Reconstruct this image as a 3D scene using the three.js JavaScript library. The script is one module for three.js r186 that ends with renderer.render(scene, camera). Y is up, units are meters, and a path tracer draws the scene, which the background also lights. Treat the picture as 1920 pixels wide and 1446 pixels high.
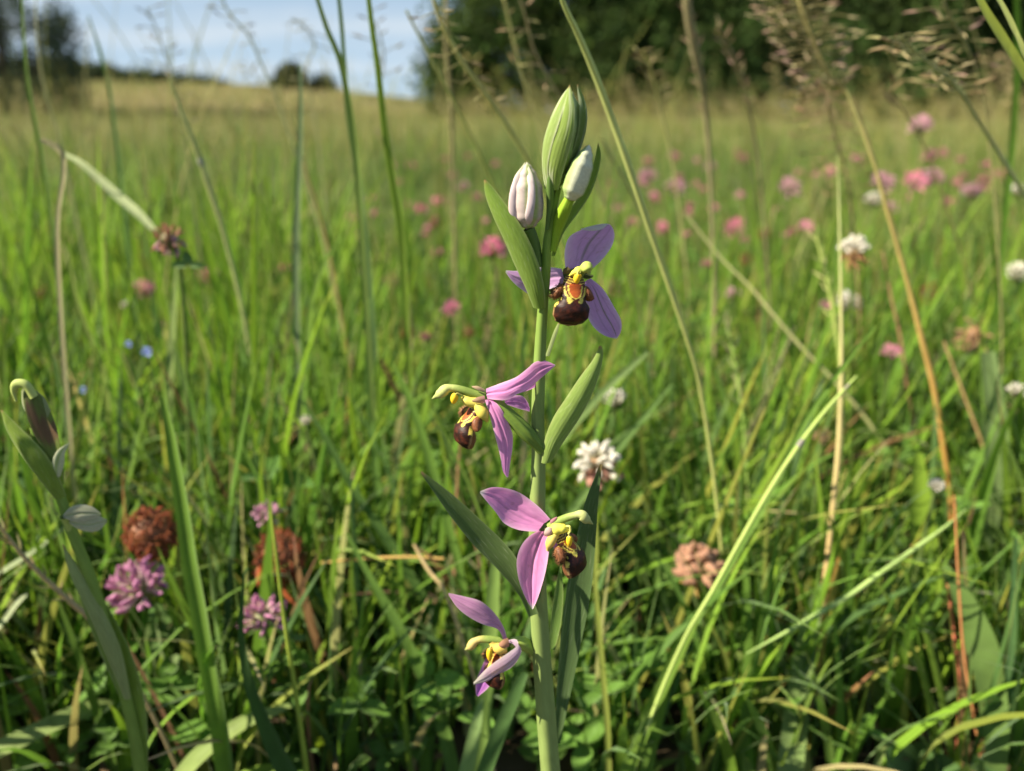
import * as THREE from 'three';
import { mergeGeometries } from 'three/addons/utils/BufferGeometryUtils.js';

// ---------------------------------------------------------------- camera, sky, sun, exposure
const scene = new THREE.Scene();
const EYE = 0.27, TILT = THREE.MathUtils.degToRad(18.3), FPX = 1550.5, DW = 0.18;   // eye height, downward tilt, focal length in photo pixels, distance of the orchid
const camera = new THREE.PerspectiveCamera(50, 1024 / 771, 0.01, 400);
camera.position.set(0, EYE, 0);
camera.lookAt(0, EYE - Math.sin(TILT), -Math.cos(TILT));
camera.focus = 0.189;
camera.userData.fStop = 10.5;
const renderer = new THREE.WebGLRenderer({ antialias: true });
renderer.setSize(1024, 771);
renderer.toneMapping = THREE.LinearToneMapping;
renderer.toneMappingExposure = 2.6;
renderer.shadowMap.enabled = true;

const SUN = new THREE.Vector3(-0.80, 0.76, 0.19).normalize();
const sun = new THREE.DirectionalLight(new THREE.Color(1, 0.91, 0.72), 5);
sun.name = 'sun';
sun.position.copy(SUN).multiplyScalar(60);
sun.castShadow = true;
sun.shadow.mapSize.set(4096, 4096);
Object.assign(sun.shadow.camera, { left: -20, right: 20, top: 20, bottom: -20, near: 1, far: 140 });
scene.add(sun, sun.target);

// ---------------------------------------------------------------- random numbers and noise
let seed = 20240611;
const rnd = () => { seed = (seed + 0x6d2b79f5) | 0; let t = Math.imul(seed ^ (seed >>> 15), 1 | seed); t = (t + Math.imul(t ^ (t >>> 7), 61 | t)) ^ t; return ((t ^ (t >>> 14)) >>> 0) / 4294967296; };
const rr = (a, b) => a + (b - a) * rnd();
const gauss = () => (rnd() + rnd() + rnd() - 1.5) / 0.75;
const { lerp, clamp, smoothstep } = THREE.MathUtils;
function hash(x, y) { let h = Math.imul(x | 0, 374761393) + Math.imul(y | 0, 668265263); h = Math.imul(h ^ (h >>> 13), 1274126177); return ((h ^ (h >>> 16)) >>> 0) / 4294967296; }
function noise(x, y) {
  const ix = Math.floor(x), iy = Math.floor(y), fx = x - ix, fy = y - iy, u = fx * fx * (3 - 2 * fx), v = fy * fy * (3 - 2 * fy);
  return lerp(lerp(hash(ix, iy), hash(ix + 1, iy), u), lerp(hash(ix, iy + 1), hash(ix + 1, iy + 1), u), v);
}
function fbm(x, y, n = 4) { let s = 0, a = 0.5; for (let i = 0; i < n; i++) { s += a * noise(x, y); x = x * 2.03 + 17.1; y = y * 2.03 + 5.7; a *= 0.5; } return s / (1 - Math.pow(0.5, n)); }

{ // daylight sky: blue deepening with height, thin white cloud sheets
  const W = 1024, H = 512, data = new Float32Array(W * H * 4);
  for (let j = 0; j < H; j++) {
    const el = ((j + 0.5) / H - 0.5) * Math.PI, up = Math.max(0, Math.sin(el));
    for (let i = 0; i < W; i++) {
      const az = ((i + 0.5) / W - 0.5) * 2 * Math.PI, x = Math.cos(el) * Math.cos(az), z = Math.cos(el) * Math.sin(az);
      const k = 1 / (up + 0.10), c = smoothstep(fbm(x * k * 0.7 + 3.4, z * k * 2.0 + 1.3, 5), 0.42, 0.72) * 0.62;
      const h = Math.pow(1 - up, 3.5), o = (j * W + i) * 4;
      const clear = [lerp(0.07, 0.235, h), lerp(0.125, 0.30, h), lerp(0.22, 0.35, h)], cloud = [0.30, 0.328, 0.35];
      for (let n = 0; n < 3; n++) data[o + n] = lerp(clear[n], cloud[n], c);
      data[o + 3] = 1;
    }
  }
  const t = new THREE.DataTexture(data, W, H, THREE.RGBAFormat, THREE.FloatType);
  t.mapping = THREE.EquirectangularReflectionMapping; t.magFilter = THREE.LinearFilter; t.needsUpdate = true;
  scene.background = t; scene.environment = t; scene.environmentIntensity = 1; scene.backgroundIntensity = 1;
}

// ---------------------------------------------------------------- placing and naming
const V = (x, y, z) => new THREE.Vector3(x, y, z);
const sT = Math.sin(TILT), cT = Math.cos(TILT);
function onZ(px, py, D) {                       // point of the vertical plane z = -D that is seen at a photo pixel
  const a = (px - 960) / FPX, v = (py - 723) / FPX, d = D / (cT - v * sT);
  return V(a * d, EYE + d * (-sT - v * cT), -D);
}
const scaleAt = (py, D) => D / (cT - ((py - 723) / FPX) * sT) / FPX;   // metres per photo pixel there
const pixelOf = (p) => { const y = p.y - EYE, d = -y * sT - p.z * cT, v = (-y * cT - p.z * sT) / -d; return [960 + (p.x / d) * FPX, 723 - ((y * cT - p.z * sT) / d) * FPX, d]; };
const used = {};
function numbered(n) { const k = used[n] = (used[n] ?? -1) + 1; return k ? n + '_' + String(k).padStart(3, '0') : n; }
function tag(o, label, category, group, kind) { if (label) o.userData.label = label; if (category) o.userData.category = category; if (group) o.userData.group = group; if (kind) o.userData.kind = kind; return o; }
function thing(name, label, category, group, pos) { const g = new THREE.Group(); g.name = numbered(name); scene.add(g); if (pos) g.position.copy(pos); return tag(g, label, category, group); }
function mk(name, geo, mat, parent, label) {    // geometry given in world metres becomes a part of its thing
  let p = parent; const off = V(0, 0, 0);
  while (p && p !== scene) { off.add(p.position); p = p.parent; }
  geo.translate(-off.x, -off.y, -off.z);
  const m = new THREE.Mesh(geo, mat); m.name = parent === scene ? numbered(name) : name; m.castShadow = m.receiveShadow = true; parent.add(m);
  if (label) m.userData.label = label;
  return m;
}

// ---------------------------------------------------------------- materials
const M = (o) => new THREE.MeshPhysicalMaterial({ side: THREE.DoubleSide, vertexColors: true, roughness: 1, metalness: 0, ...o });
const leafM = M({ transmission: 0.48, thickness: 0, clearcoat: 0.08, clearcoatRoughness: 0.42, specularIntensity: 0.25 });
const grassM = M({ transmission: 0.5, thickness: 0, clearcoat: 0.09, clearcoatRoughness: 0.4, specularIntensity: 0.25 });
const bractM = M({ transmission: 0.38, thickness: 0, clearcoat: 0.06, clearcoatRoughness: 0.45, specularIntensity: 0.4 });
const culmM = M({ transmission: 0.12, thickness: 0, clearcoat: 0.1, clearcoatRoughness: 0.45, specularIntensity: 0.3 });
const petalM = M({ transmission: 0.46, thickness: 0, specularIntensity: 0.35, sheen: 0.25, sheenColor: new THREE.Color(1, 0.9, 1), sheenRoughness: 0.6 });
const solidM = M({ roughness: 0.5, specularIntensity: 0.5 });
const waxM = M({ roughness: 0.62, specularIntensity: 0.45 });
const furM = M({ roughness: 0.5, specularIntensity: 0.45, sheen: 0.12, sheenColor: new THREE.Color(0.4, 0.2, 0.12), sheenRoughness: 0.4 });
const dryM = M({ transmission: 0.2, thickness: 0, specularIntensity: 0.3 });
const soilM = M({ roughness: 0.95, specularIntensity: 0.2 });

// ---------------------------------------------------------------- shape builders (all in metres)
const curve = (pts) => new THREE.CatmullRomCurve3(pts, false, 'centripetal');
function grid(nu, nv, f, closed) {              // f(u, t) -> { p, c }; u across, t along
  const pos = [], col = [], uv = [], idx = [];
  for (let j = 0; j <= nv; j++) for (let i = 0; i <= nu; i++) {
    const { p, c } = f(i / nu, j / nv);
    pos.push(p.x, p.y, p.z); col.push(c[0], c[1], c[2]); uv.push(i / nu, j / nv);
  }
  for (let j = 0; j < nv; j++) for (let i = 0; i < nu; i++) { const a = j * (nu + 1) + i, b = a + 1, d = a + nu + 1, e = d + 1; idx.push(a, b, e, a, e, d); }
  const g = new THREE.BufferGeometry();
  g.setAttribute('position', new THREE.Float32BufferAttribute(pos, 3));
  g.setAttribute('color', new THREE.Float32BufferAttribute(col, 3));
  g.setAttribute('uv', new THREE.Float32BufferAttribute(uv, 2));
  g.setIndex(idx); g.computeVertexNormals();
  if (closed) { const n = g.attributes.normal, a = V(0, 0, 0), b = V(0, 0, 0); for (let j = 0; j <= nv; j++) { const s = j * (nu + 1), e = s + nu; a.fromBufferAttribute(n, s).add(b.fromBufferAttribute(n, e)).normalize(); n.setXYZ(s, a.x, a.y, a.z); n.setXYZ(e, a.x, a.y, a.z); } }
  return g;
}
const asColor = (c) => (typeof c === 'function' ? c : () => c);
function patch(L, R, { bulge = 0, nu = 16, nv = 26, color = [1, 1, 1], relief } = {}) {   // curved sheet between two edges
  const cl = curve(L), cr = curve(R), col = asColor(color), n = V(0, 0, 0), tg = V(0, 0, 0), ac = V(0, 0, 0), fwd = V(0, 0.3, 1);
  return grid(nu, nv, (u, t) => {
    const k = 1 - Math.pow(1 - t, 1.35);
    const a = cl.getPointAt(k), b = cr.getPointAt(k);
    ac.subVectors(b, a); const w = ac.length();
    tg.addVectors(cl.getTangentAt(k), cr.getTangentAt(k));
    n.crossVectors(ac, tg).normalize(); if (n.dot(fwd) < 0) n.negate(); if (!(n.length() > 0.5)) n.set(0, 0, 1);
    const x = 2 * u - 1, p = a.lerp(b, u), bul = typeof bulge === 'function' ? bulge(u, k) : bulge * (1 - x * x);
    p.addScaledVector(n, w * bul + (relief ? relief(u, k) * Math.min(1, w / 0.002) : 0));
    return { p, c: col(u, k) };
  });
}
function ribbon(pts, width, face, { nu = 4, nv = 24, cup = 0.25, twist = 0, color = [1, 1, 1], wave = 0 } = {}) {   // grass blade: width(t) in metres
  const cv = curve(pts), col = asColor(color), s = V(0, 0, 0), n = V(0, 0, 0), ph = rnd() * 6;
  return grid(nu, nv, (u, t) => {
    const c = cv.getPoint(t), tg = cv.getTangent(t), w = Math.max(1e-5, width(t)) / 2, x = 2 * u - 1;
    n.copy(face).applyAxisAngle(tg, twist * t);
    s.crossVectors(tg, n).normalize(); n.crossVectors(s, tg);
    c.addScaledVector(s, w * x).addScaledVector(n, w * cup * (x * x - 0.4) + wave * w * Math.sin(t * 17 + ph) * x);
    return { p: c, c: col(u, t) };
  });
}
function tube(pts, radius, { nu = 10, nv = 24, color = [1, 1, 1], ribs = 0, ribAmp = 0, face = V(0, 0, 1), flat = 1 } = {}) {
  const cv = pts.isCurve || pts.getPoint ? pts : curve(pts), col = asColor(color), s = V(0, 0, 0), n = V(0, 0, 0);
  return grid(nu, nv, (u, t) => {
    const c = cv.getPoint(t), tg = cv.getTangent(t), a = u * Math.PI * 2, r = Math.max(1e-6, radius(t)) * (1 + ribAmp * Math.cos(ribs * a));
    s.crossVectors(tg, face).normalize(); n.crossVectors(s, tg);
    c.addScaledVector(s, r * Math.cos(a)).addScaledVector(n, r * flat * Math.sin(a));
    return { p: c, c: col(u, t) };
  }, true);
}
const sm = (pairs) => (t) => { for (let i = 1; i < pairs.length; i++) if (t <= pairs[i][0]) { const a = pairs[i - 1], b = pairs[i], k = (t - a[0]) / (b[0] - a[0]); return lerp(a[1], b[1], k * k * (3 - 2 * k)); } return pairs[pairs.length - 1][1]; };
const mixc = (a, b, k) => [lerp(a[0], b[0], k), lerp(a[1], b[1], k), lerp(a[2], b[2], k)];
const mul = (a, k) => [a[0] * k, a[1] * k, a[2] * k];
const merge = (list) => mergeGeometries(list.map((g) => { for (const n of Object.keys(g.attributes)) if (!['position', 'normal', 'color', 'uv'].includes(n)) g.deleteAttribute(n); return g; }), false);

// ---------------------------------------------------------------- the ground and the hill
function ground(x, z) {
  const D = -z, rise = smoothstep(D, 9, 62), left = smoothstep(-x, -6, 14);
  const crest = D > 62 ? Math.max(0, 1 - (D - 62) / 60) : 1;
  return rise * crest * (0.1 + left * 1.5 + clamp((-12 - x) / 20, 0, 1) * 0.5) + (fbm(x * 0.35 + 9, z * 0.35, 3) - 0.5) * 0.07 * smoothstep(D, 3, 12) + (noise(x * 9 + 40, z * 9) - 0.5) * 0.012;
}
{
  const radii = []; for (let r = 0.05; r < 240; r *= r < 2 ? 1.09 : 1.075) radii.push(r);
  const nA = 200, pos = [], col = [], idx = [];
  for (const r of radii) for (let i = 0; i <= nA; i++) {
    const a = (i / nA) * Math.PI * 2, x = Math.sin(a) * r, z = -Math.cos(a) * r;
    pos.push(x, ground(x, z), z);
    const n = fbm(x * 40, z * 40, 3), m = fbm(x * 1.3 + 3, z * 1.3 + 8, 4);
    col.push(...mixc(mixc([0.030, 0.022, 0.013], [0.075, 0.056, 0.032], n), [0.15, 0.14, 0.055], smoothstep(m, 0.42, 0.68)));
  }
  for (let j = 0; j < radii.length - 1; j++) for (let i = 0; i < nA; i++) { const a = j * (nA + 1) + i, b = a + 1, d = a + nA + 1, e = d + 1; idx.push(a, b, e, a, e, d); }
  const g = new THREE.BufferGeometry();
  g.setAttribute('position', new THREE.Float32BufferAttribute(pos, 3)); g.setAttribute('color', new THREE.Float32BufferAttribute(col, 3)); g.setIndex(idx); g.computeVertexNormals();
  tag(mk('meadow_ground', g, soilM, scene), 'brown soil and thatch under the grass, rising to a hill at left', null, null, 'structure');
}

// ---------------------------------------------------------------- trees
function leafClump(n, size, spread) {
  const parts = [];
  for (let i = 0; i < n; i++) {
    const w = size * rr(0.4, 0.65), l = size * rr(0.8, 1.2);
    const g = new THREE.BufferGeometry();
    g.setAttribute('position', new THREE.Float32BufferAttribute([0, 0, 0, w / 2, l * 0.45, l * 0.06, 0, l, 0, -w / 2, l * 0.45, l * 0.06], 3));
    g.setIndex([0, 1, 2, 0, 2, 3]); g.computeVertexNormals();
    const k = rr(0.75, 1.25); g.setAttribute('color', new THREE.Float32BufferAttribute([k, k, k, k, k, k, k, k, k, k, k, k], 3));
    g.applyMatrix4(new THREE.Matrix4().makeRotationFromEuler(new THREE.Euler(rr(-1.4, 1.4), rr(0, 6.3), rr(-2.2, 2.2))));
    g.translate(gauss() * spread, gauss() * spread, gauss() * spread);
    parts.push(g);
  }
  return mergeGeometries(parts);
}
const foliageM = M({ transmission: 0.3, thickness: 0, specularIntensity: 0.2 });
const barkM = M({ roughness: 0.95, specularIntensity: 0.2 });
const q0 = new THREE.Quaternion(), e0 = new THREE.Euler(), m4 = new THREE.Matrix4();
function tree({ name = 'tree', label, category = 'tree', group, x, z, h, r, base = 0.3, clumps, leaf = 0.1, perClump = 7, col, lobes = 16, spreadK = 1, trunkR = 0.14, stems = 1 }) {
  const y = ground(x, z), t = thing(name, label, category, group, V(x, y, z)), W = (a, b, c) => V(x + a, y + b, z + c);
  const bark = (u, v) => mul([0.06, 0.05, 0.04], 0.7 + 0.6 * noise(u * 9, v * 30));
  const trunks = [];
  for (let k = 0; k < stems; k++) {
    const ox = (k - (stems - 1) / 2) * 0.55, pts = [W(ox, -0.1, 0), W(ox * 1.2 + rr(-.1, .1), h * 0.3, rr(-.1, .1)), W(ox * 1.5 + rr(-.2, .2), h * 0.6, rr(-.2, .2)), W(ox * 1.6 + rr(-.3, .3), h * 0.9, 0)];
    mk('trunk', tube(pts, (q) => trunkR * (1.25 - q * 1.15), { nu: 9, nv: 12, color: bark }), barkM, t); trunks.push(curve(pts));
  }
  const blobs = [];
  for (let i = 0; i < lobes; i++) {
    const f = (i + 0.5) / lobes, a = i * 2.4 + rr(-.4, .4), hh = base + (h - base) * (0.04 + 0.9 * f), rad = r * Math.sqrt(Math.max(0.08, Math.sin(Math.PI * clamp(0.16 + 0.8 * (hh / h), 0, 1)))) * rr(0.45, 0.95) * 0.75;
    blobs.push([Math.cos(a) * rad, hh, Math.sin(a) * rad, r * rr(0.34, 0.52)]);
    if (i % 2 === 0) {
      const c = trunks[i % stems].getPoint(clamp(f * 0.8 + 0.05, 0, 0.9)), end = W(Math.cos(a) * rad, hh, Math.sin(a) * rad);
      mk('limb', tube([c, c.clone().lerp(end, 0.5).add(V(0, 0.15, 0)), end], (q) => trunkR * 0.4 * (1.1 - q * 0.9), { nu: 6, nv: 6, color: bark }), barkM, t);
    }
  }
  const g = leafClump(perClump, leaf, leaf * 1.1), im = new THREE.InstancedMesh(g, foliageM, clumps), c = new THREE.Color();
  for (let i = 0; i < clumps; i++) {
    const b = blobs[Math.floor(rnd() * blobs.length)], d = V(gauss(), gauss(), gauss()).normalize(), k = Math.cbrt(rr(0.12, 1)) * b[3] * spreadK * (1 + 0.25 * gauss() * 0.6);
    q0.setFromEuler(e0.set(rr(-1, 1), rr(0, 6.3), rr(-1, 1)));
    im.setMatrixAt(i, m4.compose(V(b[0] + d.x * k, Math.max(0.06, b[1] + d.y * k), b[2] + d.z * k), q0, V(1, 1, 1).multiplyScalar(rr(0.7, 1.3))));
    const s = rr(0.6, 1.4); im.setColorAt(i, c.setRGB(col[0] * s * rr(0.85, 1.2), col[1] * s, col[2] * s * rr(0.8, 1.2)));
  }
  im.name = 'crown'; im.userData.kind = 'stuff'; im.castShadow = im.receiveShadow = true; t.add(im);
  return t;
}
const dark = [0.044, 0.078, 0.017];
const woods = 'dark trees at the edge of the meadow';
tree({ name: 'dark_tree', label: 'dark green tree whose crown edge stands against the blue sky, behind the orchid', group: woods, x: 0.3, z: -14, h: 6.5, r: 2.0, base: 0.1, clumps: 7000, leaf: 0.11, col: dark, lobes: 26 });
tree({ name: 'dark_tree', label: 'dark green tree behind the upright straw stalk right of the orchid buds', group: woods, x: 3.0, z: -13, h: 7.2, r: 2.1, base: 0.05, clumps: 7000, leaf: 0.11, col: dark, lobes: 26 });
tree({ name: 'dark_tree', label: 'dark green tree behind the large brown grass plume', group: woods, x: 5.2, z: -12.4, h: 6.6, r: 2.1, base: 0.05, clumps: 7000, leaf: 0.11, col: dark, lobes: 26 });
tree({ name: 'dark_tree', label: 'dark green tree in the top right corner behind the tall tan grass', group: woods, x: 7.6, z: -12.2, h: 7.0, r: 2.2, base: 0.05, clumps: 7000, leaf: 0.11, col: dark, lobes: 26 });
tree({ name: 'dark_tree', label: 'dark tree deep in shade, in the gap behind the front row of trees', group: woods, x: 2.4, z: -17, h: 8.5, r: 2.6, base: 0.2, clumps: 6500, leaf: 0.14, col: dark, lobes: 24 });
tree({ name: 'dark_tree', label: 'dark tree half hidden behind the trees at the right edge', group: woods, x: 6.8, z: -17, h: 8.5, r: 3.0, base: 0.2, clumps: 7000, leaf: 0.14, col: dark, lobes: 24 });
tree({ name: 'willow_tree', label: 'airy grey green tree against the sky at the left edge', x: -9.0, z: -15, h: 5.6, r: 1.25, base: 0.05, clumps: 1700, leaf: 0.11, perClump: 6, col: [0.085, 0.115, 0.06], lobes: 26, stems: 2, trunkR: 0.08, spreadK: 1.1 });
tree({ name: 'bush', category: 'bush', label: 'loose grey green bush with open twigs, right of the trunk of the left tree', x: -7.75, z: -15.2, h: 1.9, r: 0.5, base: 0.25, clumps: 420, leaf: 0.10, perClump: 5, col: [0.085, 0.115, 0.06], lobes: 9, stems: 2, trunkR: 0.05 });
tree({ name: 'bush', category: 'bush', label: 'small round bush alone on the horizon left of the orchid', x: -11.4, z: -45, h: 1.25, r: 0.95, base: 0.1, clumps: 900, leaf: 0.16, perClump: 6, col: [0.042, 0.058, 0.022], lobes: 12, trunkR: 0.08 });
tree({ name: 'bush', category: 'bush', label: 'low flat bush on the horizon beside the small round bush', x: -9.9, z: -46, h: 0.6, r: 0.8, base: 0.1, clumps: 450, leaf: 0.15, perClump: 6, col: [0.05, 0.065, 0.03], lobes: 9, trunkR: 0.06 });
for (const [x, z, r, label] of [[1.3, -12.6, 0.75, 'low dark bush filling the foot of the trees behind the top bud'], [2.9, -11.9, 0.8, 'low dark bush at the foot of the trees right of the long pale stalk'], [4.6, -11.6, 0.8, 'low dark bush at the foot of the trees behind the large brown plume'], [6.3, -11.2, 0.85, 'low dark bush at the foot of the trees near the right edge'], [-0.7, -13.4, 0.6, 'low bush at the left end of the dark trees, against the sky']])
  tree({ name: 'bush', category: 'bush', label, x, z, h: 1.5, r, base: 0.05, clumps: 1500, leaf: 0.09, perClump: 6, col: dark, lobes: 14, trunkR: 0.05 });
{ // far wood along the crest: one mass
  const n = 5200, g = leafClump(6, 0.38, 0.3), im = new THREE.InstancedMesh(g, foliageM, n), c = new THREE.Color();
  for (let i = 0; i < n; i++) {
    const px = rr(-60, 440), D = rr(62, 72), x = ((px - 960) / FPX) * D * 0.97, z = -D, k = clamp((440 - px) / 330, 0, 1), top = (0.25 + 1.35 * Math.pow(k, 0.8)) * (0.75 + 0.5 * noise(px * 0.03, D * 0.3));
    q0.setFromEuler(e0.set(rr(-1, 1), rr(0, 6.3), rr(-1, 1)));
    im.setMatrixAt(i, m4.compose(V(x, ground(x, z) + rnd() * top, z), q0, V(1, 1, 1).multiplyScalar(rr(0.6, 1.2))));
    const s = rr(0.6, 1.3); im.setColorAt(i, c.setRGB(0.034 * s, 0.052 * s, 0.02 * s));
  }
  im.name = 'far_wood'; im.castShadow = im.receiveShadow = true; scene.add(im); tag(im, 'dark far wood along the crest of the hill at left', 'wood', null, 'stuff');
}

// ---------------------------------------------------------------- the bee orchid: O(px, py, mm) is a point of its upright plane, mm towards the camera
let DO = DW;
const O = (px, py, mm = 0) => onZ(px, py, DO - mm / 1000);
const E = (list) => list.map((p) => O(p[0], p[1], p[2] ?? 0));
const MM = () => 0.000118;
const GREEN = [0.175, 0.255, 0.034], GREEN_D = [0.085, 0.145, 0.032], GREEN_Y = [0.27, 0.36, 0.06], CREAM = [0.62, 0.62, 0.42];
const grain = (u, t, s = 1) => 0.86 + 0.28 * noise(u * 31 * s + 5, t * 55 * s);
const veined = (c, edge, n = 9) => (u, t) => { const uu = u + 0.05 * (noise(u * 5 + 3, t * 3) - 0.5), v = Math.pow(0.5 + 0.5 * Math.cos(uu * Math.PI * 2 * n), 3) * (0.2 + 0.8 * noise(u * 8, t * 9 + 4)), e = Math.pow(Math.abs(2 * u - 1), 10); return mul(mixc(mixc(c, mul(c, 1.3), v * 0.5), edge ?? c, edge ? e : 0), grain(u, t)); };
const ridges = (n, a) => (u, t) => a * Math.cos((u + 0.05 * noise(u * 5 + 3, t * 3)) * Math.PI * 2 * n) * (0.3 + noise(u * 7, t * 6));
const bract = (L, R, parent, { color = GREEN, edge = [0.3, 0.36, 0.12], bulge = 0.2, n = 7, name = 'bract', tip, label, streak = 0 } = {}) => {
  const vb = veined(color, edge, n), sd = rnd() * 50, base = (u, t) => { const k = vb(u, t), s = smoothstep(fbm(u * 6 + sd, t * 2.2, 3), 0.5, 0.68) * streak + 0.22 * smoothstep(noise(u * 40 + sd, t * 60), 0.8, 0.95); return mixc(k, mixc([0.62, 0.64, 0.46], k, 0.25), s); }, tc = tip ?? [0.30, 0.21, 0.08];
  return mk(name, patch(E(L), E(R), { bulge, nu: 36, nv: 36, color: (u, t) => mixc(base(u, t), tc, smoothstep(t, 0.955, 1)), relief: ridges(n, 0.000022) }), bractM, parent, label);
};
// petal colours: pigment strongest along the blade, pale at the margin, a green midrib
function petalColor({ main = [0.62, 0.19, 0.52], pale = [0.78, 0.55, 0.70], vein = [0.22, 0.10, 0.22], rib = [0.25, 0.26, 0.12], ribK = 0.4, tip = [0.72, 0.72, 0.6], tipAt = 0.93, mid = 0.5 } = {}) {
  return (u, t) => {
    const x = u - mid, e = Math.pow(Math.abs(2 * u - 1), 7);
    let c = mixc(main, pale, clamp(e * 0.85 + 0.22 * fbm(u * 7 + 2, t * 5, 3), 0, 1));
    c = mixc(c, rib, ribK * Math.exp(-x * x * 1400) * smoothstep(t, 0.02, 0.25));
    for (const o of [-0.22, 0.2]) c = mixc(c, vein, 0.32 * Math.exp(-Math.pow(x - o * (0.5 + t), 2) * 2600) * smoothstep(t, 0, 0.2) * (1 - smoothstep(t, 0.8, 1)));
    c = mixc(c, tip, smoothstep(t, tipAt, 1) * 0.9);
    c = mixc(c, [0.30, 0.16, 0.14], 0.45 * smoothstep(noise(u * 46 + 3, t * 70), 0.86, 0.97));
    return mul(c, 0.93 + 0.14 * noise(u * 60, t * 40));
  };
}
const petalRelief = (a = 0.00022) => (u, t) => { const x = u - 0.5; return (1 - Math.pow(2 * x, 4)) * (1 - Math.pow(t, 6)) * (-a * Math.exp(-x * x * 160) + 0.000012 * Math.cos(u * 40) + 0.00038 * (fbm(u * 3 + a * 9e3, t * 4, 3) - 0.5)); };
const sepal = (L, R, parent, col, bulge = 0.12, opt = {}) => mk(opt.name ?? 'sepal', patch(E(L), E(R), { bulge, nu: 30, nv: 36, color: petalColor(col), relief: petalRelief(opt.relief) }), petalM, parent, opt.label);

// the lip: a hollow velvet pouch with its markings, built in its own axes (x across, -y along, z outward), in millimetres
const halfW = sm([[0, 1.5], [0.12, 1.9], [0.3, 2.2], [0.42, 2.35], [0.62, 3.15], [0.78, 3.15], [0.9, 2.55], [0.965, 1.55], [1, 0.02]]);
const halfD = sm([[0, 0.7], [0.2, 1.1], [0.45, 1.9], [0.68, 2.45], [0.85, 2.25], [0.95, 1.4], [1, 0.02]]);
const zMid = sm([[0, 0], [0.25, 0.45], [0.55, 0.7], [0.8, 0.45], [1, -0.35]]);
function lipColor(s, a) {                         // s along, a round (0 at the +x side, PI/2 at the front)
  const dark = [0.017, 0.0055, 0.004], maroon = [0.10, 0.021, 0.009], yellow = [0.52, 0.43, 0.075], orange = [0.36, 0.070, 0.016], tan = [0.34, 0.21, 0.09];
  const front = Math.sin(a), x = Math.cos(a) * halfW(s), y = s * 10, ax = Math.abs(x);
  if (front < -0.05) return mul(mixc(mixc(yellow, [0.3, 0.34, 0.08], 0.5), mixc(maroon, tan, 0.25), smoothstep(s, 0.4, 0.6)), 0.85 + 0.3 * noise(s * 40, a * 9));
  let c = dark;
  const w = 0.12 * (fbm(x * 1.6 + 4, y * 1.6, 3) - 0.5);
  if (y < 1.5) { const st = Math.abs(((y * 2.1 + ax * 0.5) % 1) - 0.5); c = st < 0.16 ? yellow : mixc(maroon, dark, 0.35); }
  else {
    const shield = (y - 1.5) / 2.6, sw = shield < 0 || shield > 1 ? 0 : 1.12 * Math.sqrt(Math.max(0, 1 - Math.pow(shield, 3.4)));
    const d = shield <= 1 ? ax - sw : Math.hypot(ax * 0.75, y - 4.1), rim = 0.95 + (y > 3.6 ? 0.42 * Math.cos(ax * 3.3 + 2.6) : 0) + w * 2;   // the outer rim makes a wavy W under the shield
    if (shield <= 1 && ax < sw - 0.06) c = mixc([0.27, 0.052, 0.012], [0.36, 0.085, 0.018], noise(x * 3, y * 3));
    else if (d < 0.24 + w) c = shield < 0.12 ? maroon : yellow;
    else if (d < 0.56 + w) c = mixc(maroon, dark, 0.3);
    else if (d < rim && y > 2.0) c = yellow;
    else c = mixc(dark, maroon, 0.55 * smoothstep(fbm(x * 1.7, y * 1.7, 3), 0.35, 0.75));
    if (y > 4.2 && y < 6.2 && Math.abs(a - Math.PI / 2) > 1.18 && noise(a * 4, y * 2) > 0.24) c = yellow;
  }
  const under = smoothstep(Math.abs(a - Math.PI / 2), 1.32, 1.5) * smoothstep(s, 0.55, 0.68);
  c = mixc(c, tan, under * 0.8);
  if (s > 0.955) c = mixc(c, tan, 0.75);
  return mul(c, 0.85 + 0.3 * noise(x * 9, y * 9));
}
function lipShape(k = 1) {
  return grid(72, 70, (u, t) => {
    const s = t, a = u * Math.PI * 2, w = halfW(s), d = halfD(s) * (Math.sin(a) > 0 ? 1 : lerp(0.55, 0.85, smoothstep(t, 0.45, 0.75))), waist = 1 - 0.09 * Math.exp(-Math.pow((s - 0.47) / 0.05, 2)) * Math.pow(Math.abs(Math.cos(a)), 6);
    const p = V(w * waist * Math.cos(a), -s * 10, zMid(s) + d * Math.sin(a) + 0.05 * (noise(a * 9, s * 60) - 0.5));
    return { p: p.multiplyScalar(0.001 * k), c: lipColor(s, a) };
  }, true);
}
function lobeShape(side, k = 1) {                  // furry cone at the shoulder of the lip
  return grid(26, 20, (u, t) => {
    const a = u * Math.PI * 2, r = 1.35 * Math.pow(Math.sin(Math.PI * clamp(0.14 + t * 0.86, 0, 1)), 0.8) * (1 + 0.12 * (noise(u * 25, t * 25) - 0.5)) + 0.01;
    const p = V(side * (1.7 + 2.7 * t), -2.6 - 1.5 * t + r * Math.sin(a), 0.1 + 0.5 * t + r * 0.85 * Math.cos(a));
    return { p: p.multiplyScalar(0.001 * k), c: mul(t < 0.3 ? mixc([0.5, 0.40, 0.07], [0.22, 0.09, 0.03], smoothstep(t, 0.1, 0.32)) : [0.17, 0.062, 0.026], 0.7 + 0.6 * noise(u * 60, t * 40)) };
  }, true);
}
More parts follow.
